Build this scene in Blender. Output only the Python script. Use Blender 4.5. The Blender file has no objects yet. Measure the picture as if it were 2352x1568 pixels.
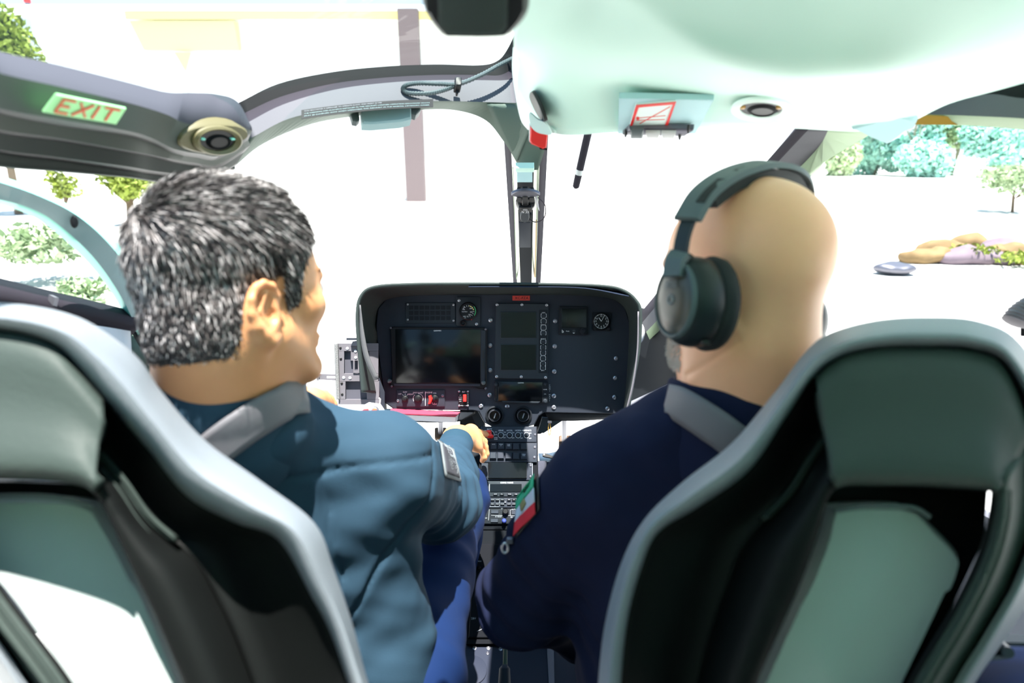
import bpy, math, random
import numpy as np
from mathutils import Vector, Matrix
random.seed(7); rng = np.random.default_rng(7)
SC = bpy.context.scene
COL = SC.collection

# ------------------------------------------------------------------ camera
F = 1400.0; CX, CY = 1176.0, 784.0
PITCH = math.radians(17.2)
CAMZ = 1.90
cam_d = bpy.data.cameras.new('camera'); cam = bpy.data.objects.new('camera', cam_d); COL.objects.link(cam)
cam.location = (0, 0, CAMZ); cam.rotation_euler = (math.pi/2 - PITCH, 0, 0)
cam_d.sensor_width = 36; cam_d.lens = 36*F/2352; cam_d.clip_start = 0.02; cam_d.clip_end = 800
cam_d.dof.use_dof = True; cam_d.dof.focus_distance = 1.7; cam_d.dof.aperture_fstop = 3.2
SC.camera = cam
# ------------------------------------------------------------------ world, sun, exposure
SUN_TO = Vector((0.045, -0.14, 1.0)).normalized()
W = bpy.data.worlds.new('sky'); SC.world = W; W.use_nodes = True
wn = W.node_tree; wn.nodes.clear()
w_out = wn.nodes.new('ShaderNodeOutputWorld'); w_bg = wn.nodes.new('ShaderNodeBackground')
w_tc = wn.nodes.new('ShaderNodeTexCoord'); w_sep = wn.nodes.new('ShaderNodeSeparateXYZ'); w_cr = wn.nodes.new('ShaderNodeValToRGB')
wn.links.new(w_tc.outputs['Generated'], w_sep.inputs[0]); wn.links.new(w_sep.outputs['Z'], w_cr.inputs[0])
w_cr.color_ramp.elements[0].position = 0.0; w_cr.color_ramp.elements[0].color = (0.86, 0.95, 1.0, 1)
w_cr.color_ramp.elements[1].position = 0.5; w_cr.color_ramp.elements[1].color = (0.32, 0.60, 0.95, 1)
wn.links.new(w_cr.outputs[0], w_bg.inputs[0]); w_bg.inputs[1].default_value = 1.05
wn.links.new(w_bg.outputs[0], w_out.inputs[0])
sun_d = bpy.data.lights.new('sun', 'SUN'); sun = bpy.data.objects.new('sun', sun_d); COL.objects.link(sun)
sun_d.energy = 13.0; sun_d.angle = math.radians(0.55); sun_d.color = (1.0, 0.965, 0.90)
sun.rotation_euler = SUN_TO.to_track_quat('Z', 'Y').to_euler()
SC.view_settings.view_transform = 'Standard'; SC.view_settings.look = 'None'
SC.view_settings.exposure = 0.55; SC.view_settings.gamma = 1.0; SC.view_settings.use_curve_mapping = False
SC.cycles.max_bounces = 8; SC.cycles.diffuse_bounces = 5; SC.cycles.transparent_max_bounces = 16
SC.cycles.sample_clamp_indirect = 6; SC.cycles.caustics_reflective = False; SC.cycles.caustics_refractive = False
SC.cycles.use_denoising = True

# ------------------------------------------------------------------ coordinates
CP = Vector((0, 0, CAMZ))
RX = Vector((1, 0, 0)); FW = Vector((0, math.cos(PITCH), -math.sin(PITCH))); UP = Vector((0, math.sin(PITCH), math.cos(PITCH)))
def P(px, py, d):
    "point seen at px,py at depth d metres along the view axis"
    return CP + RX*((px-CX)*d/F) + UP*((CY-py)*d/F) + FW*d
def ray(px, py): return (RX*((px-CX)/F) + UP*((CY-py)/F) + FW)
def G(px, py, z=0.0):
    "point on the horizontal level z seen at px,py"
    r = ray(px, py); return CP + r*((z-CAMZ)/r.z)
def V(px, py, Y):
    "point seen at px,py on the vertical plane at world distance Y"
    r = ray(px, py); return CP + r*(Y/r.y)
class Plane:
    "a surface in the place; L(px,py,h) is the point seen at px,py, raised h metres off it"
    def __init__(s, a, b, c, flip=False):
        s.o = a; n = (b-a).cross(c-a).normalized()
        if n.dot(CP-a) < 0: n = -n
        s.n = n
    def __call__(s, px, py, h=0.0):
        r = ray(px, py); t = (s.o-CP).dot(s.n)/r.dot(s.n)
        return CP + r*t + s.n*h

# ------------------------------------------------------------------ materials
M = {}
def mat(name, col, rough=0.5, metal=0.0, spec=0.5, bump=0.0, bscale=200, var=0.0, vscale=8, coat=0.0, trans=0.0, sheen=0.0, sss=0.0):
    m = bpy.data.materials.new(name); m.use_nodes = True; nt = m.node_tree; b = nt.nodes['Principled BSDF']
    b.inputs['Base Color'].default_value = (*col, 1); b.inputs['Roughness'].default_value = rough
    b.inputs['Metallic'].default_value = metal; b.inputs['Specular IOR Level'].default_value = spec
    b.inputs['Coat Weight'].default_value = coat
    if sheen: b.inputs['Sheen Weight'].default_value = sheen
    if sss:
        b.inputs['Subsurface Weight'].default_value = sss; b.inputs['Subsurface Radius'].default_value = (0.012, 0.004, 0.002)
        b.inputs['Subsurface Scale'].default_value = 1.0
    tc = nt.nodes.new('ShaderNodeTexCoord')
    if var:
        n = nt.nodes.new('ShaderNodeTexNoise'); n.inputs['Scale'].default_value = vscale; n.inputs['Detail'].default_value = 5
        nt.links.new(tc.outputs['Object'], n.inputs['Vector'])
        mx = nt.nodes.new('ShaderNodeMix'); mx.data_type = 'RGBA'
        mx.inputs[6].default_value = (*[c*(1-var) for c in col], 1); mx.inputs[7].default_value = (*[min(1, c*(1+var)) for c in col], 1)
        nt.links.new(n.outputs['Fac'], mx.inputs[0]); nt.links.new(mx.outputs[2], b.inputs['Base Color'])
    if bump:
        n = nt.nodes.new('ShaderNodeTexNoise'); n.inputs['Scale'].default_value = bscale; n.inputs['Detail'].default_value = 3
        nt.links.new(tc.outputs['Object'], n.inputs['Vector'])
        bp = nt.nodes.new('ShaderNodeBump'); bp.inputs['Strength'].default_value = bump; bp.inputs['Distance'].default_value = 0.002
        nt.links.new(n.outputs['Fac'], bp.inputs['Height']); nt.links.new(bp.outputs[0], b.inputs['Normal'])
    M[name] = m; return m
def glass(name, tint, gloss=0.05):
    m = bpy.data.materials.new(name); m.use_nodes = True; nt = m.node_tree; nt.nodes.clear()
    o = nt.nodes.new('ShaderNodeOutputMaterial'); t = nt.nodes.new('ShaderNodeBsdfTransparent'); g = nt.nodes.new('ShaderNodeBsdfGlossy')
    t.inputs[0].default_value = (*tint, 1); g.inputs['Roughness'].default_value = 0.02
    mx = nt.nodes.new('ShaderNodeMixShader'); mx.inputs[0].default_value = gloss
    nt.links.new(t.outputs[0], mx.inputs[1]); nt.links.new(g.outputs[0], mx.inputs[2]); nt.links.new(mx.outputs[0], o.inputs[0])
    M[name] = m; return m
mat('wall_dark', (0.011, 0.013, 0.016), 0.8, spec=0.1)
mat('console_matte', (0.008, 0.009, 0.012), 0.8, spec=0.08)
mat('panel', (0.028, 0.034, 0.048), 0.65, spec=0.22, bump=0.08, bscale=900)
mat('panel_dark', (0.013, 0.016, 0.021), 0.7, spec=0.18, bump=0.1, bscale=700)
mat('hood', (0.020, 0.032, 0.030), 0.75, bump=0.25, bscale=500)
mat('hood_edge', (0.10, 0.10, 0.105), 0.6, bump=0.1)
mat('bezel', (0.024, 0.031, 0.040), 0.6, spec=0.22)
mat('bezel_black', (0.007, 0.007, 0.009), 0.5, spec=0.25)
mat('screen', (0.003, 0.004, 0.005), 0.18, spec=0.35)
mat('screen_dull', (0.006, 0.009, 0.009), 0.32, spec=0.3)
mat('steel', (0.42, 0.42, 0.46), 0.35, metal=0.8)
mat('steel_dark', (0.16, 0.16, 0.19), 0.4, metal=0.7)
mat('white_ink', (0.75, 0.78, 0.82), 0.6)
mat('grey_ink', (0.35, 0.37, 0.42), 0.6)
mat('red', (0.80, 0.035, 0.03), 0.4)
mat('orange', (0.85, 0.13, 0.03), 0.4)
mat('red_tag', (0.62, 0.05, 0.035), 0.6)
mat('green_ink', (0.10, 0.75, 0.25), 0.6)
mat('yellow_ink', (0.75, 0.70, 0.12), 0.6)
mat('black', (0.006, 0.006, 0.007), 0.5)
mat('rubber', (0.006, 0.007, 0.008), 0.8, spec=0.15)
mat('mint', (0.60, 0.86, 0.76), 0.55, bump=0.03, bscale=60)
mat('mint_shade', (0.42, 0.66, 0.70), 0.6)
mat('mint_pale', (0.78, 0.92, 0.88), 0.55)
mat('rail', (0.28, 0.28, 0.33), 0.55, bump=0.1, bscale=500)
mat('rail_top', (0.060, 0.062, 0.078), 0.7, spec=0.2)
mat('lip_blue', (0.020, 0.028, 0.05), 0.8, spec=0.1)
mat('rail_under', (0.038, 0.054, 0.043), 0.6, bump=0.1, bscale=500)
mat('rail_bounce_ochre', (0.13, 0.115, 0.05), 0.5)  # yellowish bounced light on the rail face, put into the colour
mat('groove', (0.018, 0.028, 0.024), 0.7)
mat('beam', (0.105, 0.105, 0.118), 0.7, spec=0.2, bump=0.1, bscale=400)
mat('beam_under', (0.085, 0.125, 0.100), 0.6)
mat('olive', (0.16, 0.19, 0.09), 0.6)
mat('sage', (0.28, 0.38, 0.24), 0.6)
mat('chrome_strip', (0.62, 0.66, 0.56), 0.25, metal=0.6)
mat('seal', (0.030, 0.026, 0.036), 0.8, spec=0.2)
mat('teal_frame', (0.30, 0.44, 0.46), 0.55)
mat('teal_edge', (0.30, 0.85, 0.70), 0.5)
mat('leather', (0.20, 0.225, 0.255), 0.5, bump=0.2, bscale=300)
mat('shell', (0.005, 0.006, 0.006), 0.6, spec=0.15, bump=0.05)
mat('shell_head', (0.040, 0.055, 0.050), 0.6, spec=0.25, bump=0.2, bscale=250)
mat('seat_panel', (0.44, 0.50, 0.50), 0.5)
mat('webbing', (0.15, 0.145, 0.16), 0.55, bump=0.3, bscale=900)
mat('skin_tan', (0.68, 0.31, 0.14), 0.5, bump=0.06, bscale=350, var=0.10, vscale=30, sss=0.15)
mat('skin_bald', (0.95, 0.46, 0.27), 0.42, bump=0.05, bscale=350, var=0.10, vscale=25, sss=0.15)
mat('hair_under', (0.035, 0.032, 0.034), 0.7)
mat('jacket_blue', (0.026, 0.058, 0.092), 0.8, spec=0.12, bump=0.35, bscale=900, var=0.12, vscale=12)
mat('trouser_blue', (0.006, 0.020, 0.078), 0.8, spec=0.12, bump=0.3, bscale=900)
mat('jacket_navy', (0.010, 0.014, 0.040), 0.85, spec=0.12, bump=0.35, bscale=900, var=0.15, vscale=12)
mat('stitch', (0.035, 0.075, 0.115), 0.9)
mat('patch', (0.03, 0.03, 0.04), 0.8)
mat('patch_edge', (0.16, 0.18, 0.19), 0.8)
mat('flag_green', (0.02, 0.42, 0.20), 0.7); mat('flag_white', (0.62, 0.66, 0.75), 0.7); mat('flag_red', (0.75, 0.03, 0.05), 0.7); mat('flag_crest', (0.28, 0.24, 0.10), 0.8)
mat('headset', (0.012, 0.018, 0.019), 0.42, spec=0.35)
mat('headset_grey', (0.09, 0.115, 0.12), 0.45, spec=0.3)
mat('headset_pad', (0.010, 0.012, 0.013), 0.75, bump=0.3, bscale=300)
mat('cup_plate', (0.045, 0.045, 0.035), 0.3, spec=0.5)
mat('foam', (0.22, 0.22, 0.22), 0.95, bump=1.0, bscale=500, var=0.9, vscale=700)
mat('mount', (0.17, 0.16, 0.18), 0.6, spec=0.3)
mat('mount_pocket', (0.10, 0.10, 0.125), 0.6, spec=0.3)
mat('paper', (0.75, 0.75, 0.78), 0.8); mat('book_red', (0.50, 0.05, 0.10), 0.6)
mat('exit_green', (0.42, 0.92, 0.42), 0.5); mat('exit_red', (0.75, 0.12, 0.05), 0.5)
mat('placard_black', (0.005, 0.005, 0.007), 0.6)
mat('carpet', (0.055, 0.058, 0.085), 0.95, bump=1.0, bscale=600, var=0.9, vscale=500)
mat('floor', (0.022, 0.027, 0.045), 0.65, spec=0.2, bump=0.05)
mat('concrete', (0.62, 0.61, 0.58), 0.9, var=0.06, vscale=0.6)
mat('hangar', (0.86, 0.86, 0.84), 0.7); mat('hangar_yellow', (0.75, 0.62, 0.22), 0.6)
mat('cream', (0.62, 0.56, 0.30), 0.7)
mat('column', (0.13, 0.095, 0.10), 0.7)
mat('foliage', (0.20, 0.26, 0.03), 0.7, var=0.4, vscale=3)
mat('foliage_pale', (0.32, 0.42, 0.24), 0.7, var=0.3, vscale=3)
mat('foliage_haze', (0.50, 0.62, 0.36), 0.8, var=0.4, vscale=3)  # mist and overexposure of the far treeline put into the leaf colour
mat('foliage_mint_haze', (0.45, 0.85, 0.65), 0.8, var=0.4, vscale=2)  # far leaves, paled in the base colour for mist and overexposure
mat('bark_pale', (0.30, 0.28, 0.20), 0.9)
mat('bark', (0.14, 0.10, 0.06), 0.9)
mat('rock', (0.20, 0.13, 0.055), 0.8, var=0.4, vscale=4); mat('rock_grey', (0.17, 0.13, 0.16), 0.8, var=0.3, vscale=4)
mat('wood', (0.10, 0.05, 0.02), 0.6)
mat('white_paint', (0.75, 0.76, 0.80), 0.4)
mat('beard', (0.55, 0.52, 0.48), 0.8)
mat('amber', (0.45, 0.25, 0.04), 0.3)
mat('tip_clear', (0.6, 0.62, 0.62), 0.3)
mat('logo_blue', (0.03, 0.05, 0.30), 0.5)
mat('denim', (0.020, 0.040, 0.14), 0.8, spec=0.1, bump=0.3, bscale=500)
glass('glass_clear', (0.985, 0.99, 0.985), 0.03)
glass('glass_green_cast', (0.62, 1.0, 0.86), 0.03)  # invented tint, throws teal light on the right seat edge
glass('glass_lime_cast', (0.85, 0.97, 0.72), 0.03)  # invented tint, throws yellow-green light on the left headrest
glass('glass_roof', (0.90, 0.97, 0.95), 0.04)
mh = bpy.data.materials.new('hair'); mh.use_nodes = True; nt = mh.node_tree; b = nt.nodes['Principled BSDF']
g = nt.nodes.new('ShaderNodeNewGeometry'); cr = nt.nodes.new('ShaderNodeValToRGB'); cr.color_ramp.interpolation = 'LINEAR'
el = cr.color_ramp.elements; el[0].position = 0; el[0].color = (0.012, 0.010, 0.011, 1); el[1].position = 1; el[1].color = (0.85, 0.80, 0.80, 1)
e = el.new(0.5); e.color = (0.030, 0.024, 0.024, 1); e = el.new(0.72); e.color = (0.19, 0.165, 0.16, 1)
nt.links.new(g.outputs['Random Per Island'], cr.inputs[0]); nt.links.new(cr.outputs[0], b.inputs['Base Color'])
b.inputs['Roughness'].default_value = 0.32; M['hair'] = mh

# ------------------------------------------------------------------ object helpers
def wloc(o):
    v = Vector(o.location)
    while o.parent: o = o.parent; v += Vector(o.location)
    return v
def tag(o, label=None, cat=None, group=None, kind=None):
    if label: o['label'] = label
    if cat: o['category'] = cat
    if group: o['group'] = group
    if kind: o['kind'] = kind
    return o
def thing(name, label, cat, loc, group=None):
    o = bpy.data.objects.new(name, None); COL.objects.link(o); o.location = loc; o.empty_display_size = 0.02
    return tag(o, label, cat, group)
def mkobj(name, verts, faces, mats, parent=None, loc=None, fm=None, smooth=True, mods=(), sharp=None):
    base = Vector((0, 0, 0)) if parent is None else wloc(parent)
    v = np.array([tuple(x) for x in verts], dtype=float) if not isinstance(verts, np.ndarray) else verts
    if loc is None: c = v.mean(axis=0); loc = Vector(c)
    loc = Vector(loc)
    me = bpy.data.meshes.new(name); me.from_pydata((v-np.array(loc)).tolist(), [], faces if isinstance(faces, list) else faces.tolist())
    for m_ in (mats if isinstance(mats, (list, tuple)) else [mats]): me.materials.append(M[m_])
    if fm is not None: me.polygons.foreach_set('material_index', fm)
    if smooth: me.polygons.foreach_set('use_smooth', [True]*len(me.polygons))
    me.update()
    if smooth and sharp is not None: me.set_sharp_from_angle(angle=math.radians(sharp))
    o = bpy.data.objects.new(name, me); COL.objects.link(o); o.location = loc-base
    if parent: o.parent = parent
    for m_ in mods:
        if m_[0] == 'sub': k = o.modifiers.new('sub', 'SUBSURF'); k.levels = k.render_levels = m_[1]
        if m_[0] == 'solid': k = o.modifiers.new('solid', 'SOLIDIFY'); k.thickness = m_[1]; k.offset = m_[2]
        if m_[0] == 'bevel': k = o.modifiers.new('bevel', 'BEVEL'); k.width = m_[1]; k.segments = 2
    return o
class MB:
    def __init__(s): s.v = []; s.f = []; s.m = []; s.cm = 0
    def add(s, vs, fs):
        b_ = len(s.v); s.v += [tuple(x) for x in vs]; s.f += [tuple(i+b_ for i in f) for f in fs]; s.m += [s.cm]*len(fs); return s
    def mi(s, i): s.cm = i; return s
    def plate(s, poly, L, h0, h1, bev=0.0, bpx=0.0):
        "prism over a pixel polygon on surface L from height h0 to h1; bpx pulls the top edge in (pixels)"
        n = len(poly); cx = sum(p[0] for p in poly)/n; cy = sum(p[1] for p in poly)/n
        def ins(p):
            dx, dy = p[0]-cx, p[1]-cy
            return (p[0]-math.copysign(min(bpx, abs(dx)), dx), p[1]-math.copysign(min(bpx, abs(dy)), dy))
        rings = [[L(*p, h0) for p in poly], [L(*p, h1-bev) for p in poly]]
        if bpx: rings.append([L(*ins(p), h1) for p in poly])
        vs = [v for r in rings for v in r]; fs = []
        for k in range(len(rings)-1):
            for i in range(n):
                j = (i+1) % n; fs.append((k*n+i, k*n+j, (k+1)*n+j, (k+1)*n+i))
        fs.append(tuple(range((len(rings)-1)*n, len(rings)*n))); fs.append(tuple(range(n-1, -1, -1)))
        return s.add(vs, fs)
    def lathe(s, L, px, py, prof, n=24, sx=1.0, sy=1.0, close=True):
        "profile [(radius_px, height_m)...] turned about the normal of surface L at px,py"
        vs = []; fs = []
        for (r, h) in prof:
            for i in range(n):
                a = 2*math.pi*i/n; vs.append(L(px+r*sx*math.cos(a), py+r*sy*math.sin(a), h))
        for k in range(len(prof)-1):
            for i in range(n):
                j = (i+1) % n; fs.append((k*n+i, k*n+j, (k+1)*n+j, (k+1)*n+i))
        if close:
            fs.append(tuple(range((len(prof)-1)*n, len(prof)*n))); fs.append(tuple(range(n-1, -1, -1)))
        return s.add(vs, fs)
    def tube(s, pts, r, n=8, cap=True):
        pts = [Vector(p) for p in pts]; m_ = len(pts); rs = r if isinstance(r, (list, tuple)) else [r]*m_
        vs = []; fs = []; pn = None
        for k in range(m_):
            t = (pts[min(k+1, m_-1)]-pts[max(k-1, 0)]).normalized()
            if pn is None: a = Vector((0, 0, 1)) if abs(t.z) < 0.9 else Vector((1, 0, 0)); pn = t.cross(a).normalized()
            u = (pn - t*pn.dot(t)).normalized(); w = t.cross(u); pn = u
            for i in range(n):
                a = 2*math.pi*i/n; vs.append(pts[k]+(u*math.cos(a)+w*math.sin(a))*rs[k])
        for k in range(m_-1):
            for i in range(n):
                j = (i+1) % n; fs.append((k*n+i, k*n+j, (k+1)*n+j, (k+1)*n+i))
        if cap: fs.append(tuple(range(n-1, -1, -1))); fs.append(tuple(range((m_-1)*n, m_*n)))
        return s.add(vs, fs)
    def box(s, c, u, v, w):
        c = Vector(c); vs = [c+u*a+v*b_+w*d for a in (-1, 1) for b_ in (-1, 1) for d in (-1, 1)]
        return s.add(vs, [(0, 1, 3, 2), (4, 6, 7, 5), (0, 4, 5, 1), (2, 3, 7, 6), (0, 2, 6, 4), (1, 5, 7, 3)])
    def text(s, L, px, py, size, st, h=0.0006, ang=0.0, sx=1.0, align='CENTER', shear=0.0):
        vs, fs = text_geo(st, align); ca, sa = math.cos(ang), math.sin(ang); o = []
        for (x, y) in vs:
            x *= size*sx; y *= size; x += shear*y
            o.append(L(px+x*ca+y*sa, py+x*sa-y*ca, h))
        return s.add(o, fs)
    def line(s, L, a, b_, w, h0=0, h1=0.0005):
        dx, dy = b_[0]-a[0], b_[1]-a[1]; l = math.hypot(dx, dy) or 1; nx, ny = -dy/l*w/2, dx/l*w/2
        return s.plate([(a[0]+nx, a[1]+ny), (b_[0]+nx, b_[1]+ny), (b_[0]-nx, b_[1]-ny), (a[0]-nx, a[1]-ny)], L, h0, h1)
    def build(s, name, mats, parent=None, loc=None, smooth=True, sharp=35, mods=()):
        return mkobj(name, s.v, s.f, mats, parent, loc, s.m, smooth, mods, sharp)
_tc = {}
def text_geo(st, align='CENTER'):
    k = (st, align)
    if k not in _tc:
        c = bpy.data.curves.new('t', 'FONT'); c.body = st; c.align_x = align; c.align_y = 'CENTER'; c.size = 1.0; c.resolution_u = 2
        o = bpy.data.objects.new('t', c); COL.objects.link(o)
        dg = bpy.context.evaluated_depsgraph_get(); dg.update(); me = bpy.data.meshes.new_from_object(o.evaluated_get(dg))
        _tc[k] = ([(v.co.x, v.co.y) for v in me.vertices], [tuple(p.vertices) for p in me.polygons])
        bpy.data.objects.remove(o); bpy.data.curves.remove(c); bpy.data.meshes.remove(me)
    return _tc[k]
def rr(x0, y0, x1, y1, r=0, n=5):
    if r <= 0: return [(x0, y0), (x1, y0), (x1, y1), (x0, y1)]
    o = []
    for cx, cy, a0 in ((x1-r, y0+r, -90), (x1-r, y1-r, 0), (x0+r, y1-r, 90), (x0+r, y0+r, 180)):
        for k in range(n+1):
            a = math.radians(a0+90*k/n); o.append((cx+r*math.cos(a), cy+r*math.sin(a)))
    return o
def crom(pts, k=6, closed=False):
    "Catmull-Rom through tuples, k samples per segment"
    p = [np.array(q, float) for q in pts]; n = len(p); out = []
    for i in range(n if closed else n-1):
        a = p[(i-1) % n] if (closed or i > 0) else p[0]*2-p[1]; b_ = p[i]; c = p[(i+1) % n]
        d = p[(i+2) % n] if (closed or i < n-2) else p[-1]*2-p[-2]
        for j in range(k):
            t = j/k; out.append(0.5*((2*b_)+(-a+c)*t+(2*a-5*b_+4*c-d)*t*t+(-a+3*b_-3*c+d)*t**3))
    if not closed: out.append(p[-1])
    return out
def sheet(name, rows, mats, parent=None, k=5, kr=0, thick=0.0, off=1.0, fm=None, loc=None, closed=False, sub=0):
    "surface lofted through rows of (px,py,depth) control points; off=1 thickens away from the viewer"
    g_ = [crom(r, k, closed) for r in rows]
    if kr:
        cols = [crom([g_[r][c] for r in range(len(g_))], kr) for c in range(len(g_[0]))]
        g_ = [[cols[c][r] for c in range(len(cols))] for r in range(len(cols[0]))]
    nr, nc = len(g_), len(g_[0]); vs = [P(*q) for r in g_ for q in r]; fs = []; mi = []
    for r in range(nr-1):
        for c in range(nc if closed else nc-1):
            d = (c+1) % nc; fs.append((r*nc+c, r*nc+d, (r+1)*nc+d, (r+1)*nc+c))
            mi.append(0 if fm is None else fm[r//max(kr, 1)])
    # orient towards the viewer
    f = fs[len(fs)//2]; a, b_, c = Vector(vs[f[0]]), Vector(vs[f[1]]), Vector(vs[f[2]]); n = (b_-a).cross(c-a)
    if n.dot(CP-a) < 0: fs = [tuple(reversed(q)) for q in fs]
    mods = []
    if sub: mods.append(('sub', sub))
    if thick: mods.append(('solid', thick, -off))
    return mkobj(name, vs, fs, mats, parent, loc, mi, True, mods, 50)

# ------------------------------------------------------------------ distance-field solids (people, rocks)
def nrm(v): return np.sqrt((v*v).sum(-1))
def smin(a, b_, k):
    h = np.clip(0.5+0.5*(b_-a)/k, 0, 1); return b_*(1-h)+a*h-k*h*(1-h)
def smax(a, b_, k): return -smin(-a, -b_, k)
def ell(p, c, r):
    q = p-np.array(c); r = np.array(r); k0 = nrm(q/r); k1 = nrm(q/(r*r))+1e-9; return k0*(k0-1)/k1
def capz(p, a, b_, ra, rb):
    a = np.array(a); b_ = np.array(b_); ab = b_-a; t = np.clip(((p-a)@ab)/(ab@ab), 0, 1)
    return nrm(p-a-t[..., None]*ab)-(ra+(rb-ra)*t)
def netmesh(fn, lo, hi, res):
    lo = np.array(lo, float); hi = np.array(hi, float); n = np.ceil((hi-lo)/res).astype(int)+1
    xs = [lo[i]+res*np.arange(n[i]) for i in range(3)]
    val = np.empty(n, np.float32)
    YZ = np.stack(np.meshgrid(xs[1], xs[2], indexing='ij'), -1)
    step = max(1, int(2e6/(n[1]*n[2])))
    for i in range(0, n[0], step):
        xi = xs[0][i:i+step]; p = np.empty((len(xi), n[1], n[2], 3)); p[..., 0] = xi[:, None, None]; p[..., 1:] = YZ[None]
        val[i:i+step] = fn(p)
    ins = val < 0; c = tuple(k-1 for k in n); acc = np.zeros(c+(3,), np.float32); cnt = np.zeros(c, np.float32)
    for ax in range(3):
        o1, o2 = [a for a in range(3) if a != ax]
        sl0 = [slice(None)]*3; sl1 = [slice(None)]*3; sl0[ax] = slice(0, -1); sl1[ax] = slice(1, None)
        v0, v1 = val[tuple(sl0)], val[tuple(sl1)]; ch = (v0 < 0) != (v1 < 0)
        t = np.where(ch, v0/(v0-v1+1e-12), 0)
        for da in (0, 1):
            for db in (0, 1):
                s_ = [slice(0, c[0]), slice(0, c[1]), slice(0, c[2])]
                s_[o1] = slice(da, da+c[o1]); s_[o2] = slice(db, db+c[o2]); s_ = tuple(s_)
                m_ = ch[s_]; cnt += m_; acc[..., ax] += t[s_]*m_; acc[..., o1] += da*m_; acc[..., o2] += db*m_
    act = cnt > 0; idx = -np.ones(c, np.int64); idx[act] = np.arange(act.sum())
    ii = np.argwhere(act); verts = lo+res*(ii+acc[act]/cnt[act][:, None]); faces = []
    for ax in range(3):
        o1, o2 = [(1, 2), (2, 0), (0, 1)][ax]
        sl0 = [slice(1, -1)]*3; sl1 = [slice(1, -1)]*3; sl0[ax] = slice(0, -1); sl1[ax] = slice(1, None)
        a = ins[tuple(sl0)]; b_ = ins[tuple(sl1)]; e_ = np.argwhere(a != b_)
        if not len(e_): continue
        fl = a[a != b_]; base = e_.copy(); base[:, o1] += 1; base[:, o2] += 1
        def at(d1, d2):
            q = base.copy(); q[:, o1] += d1; q[:, o2] += d2; return idx[q[:, 0], q[:, 1], q[:, 2]]
        quad = np.stack([at(-1, -1), at(0, -1), at(0, 0), at(-1, 0)], 1)
        quad[~fl] = quad[~fl][:, ::-1]; faces.append(quad)
    return verts, np.concatenate(faces)
def wob(p, s, seed=0.0):
    x, y, z = p[..., 0]*s+seed, p[..., 1]*s+seed*1.7, p[..., 2]*s-seed
    return (np.sin(x+1.7*np.sin(y*0.8+z))+np.sin(y*1.3+1.4*np.sin(z*1.1+x*0.6))+np.sin(z*1.2+1.6*np.sin(x*0.9-y*0.7)))/3
def join(parts):
    vs = []; fs = []; b_ = 0
    for v, f in parts: vs.append(np.asarray(v)); fs.append(np.asarray(f)+b_); b_ += len(v)
    return np.concatenate(vs), np.concatenate(fs)
A3 = lambda v: np.array((v[0], v[1], v[2]))

# ==================================================================================== SETTING
mb = MB(); mb.add([(-300, -60, 0), (300, -60, 0), (300, 500, 0), (-300, 500, 0)], [(0, 1, 2, 3)])
tag(mb.build('ground', 'concrete', loc=(0, 0, 0), smooth=False), kind='structure')
FLZ = CAMZ-1.12
# cabin floor
fl = []
mb = MB()
mb.add([(-0.16, -1.2, FLZ), (0.16, -1.2, FLZ), (0.16, 1.75, FLZ), (-0.16, 1.75, FLZ), (-0.75, -1.2, FLZ), (-0.75, 1.05, FLZ), (0.75, -1.2, FLZ), (0.75, 1.05, FLZ), (-0.16, 1.05, FLZ), (0.16, 1.05, FLZ)],
       [(0, 1, 9, 8), (8, 9, 2, 3), (4, 0, 8, 5), (1, 6, 7, 9)])
floor = mb.build('floor', 'floor', loc=(0, 0, FLZ), smooth=False, mods=[('solid', 0.02, -1)]); tag(floor, kind='structure')
FL = Plane(Vector((0, 1, FLZ)), Vector((1, 1, FLZ)), Vector((0, 2, FLZ)))
def rivet(L, x, y, r, name='rivet', m='steel_dark', parent=None, n=10, h=0.002):
    mb = MB(); mb.lathe(L, x, y, [(r, 0), (r*0.95, h*0.6), (r*0.5, h), (r*0.3, h*0.6)], n); return mb.build(name, m, parent)
for q in ((1032, 1525), (1030, 1545), (1027, 1563), (1045, 1490), (1088, 1512), (1120, 1500)): rivet(FL, *q, 4, parent=floor)
mb = MB(); mb.lathe(FL, 1085, 1540, [(33, 0.0), (33, 0.003), (31, 0.004)], 40); mb.build('access_cover', 'floor', floor)
mb = MB(); mb.line(FL, (1062, 1480), (1046, 1600), 2, 0, 0.004); mb.build('floor_seam', 'steel_dark', floor)
mb = MB(); mb.plate([(1255, 1470), (1272, 1500), (1274, 1600), (1262, 1600)], FL, 0, 0.006); mb.build('kick_strip', 'steel_dark', floor)

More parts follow.
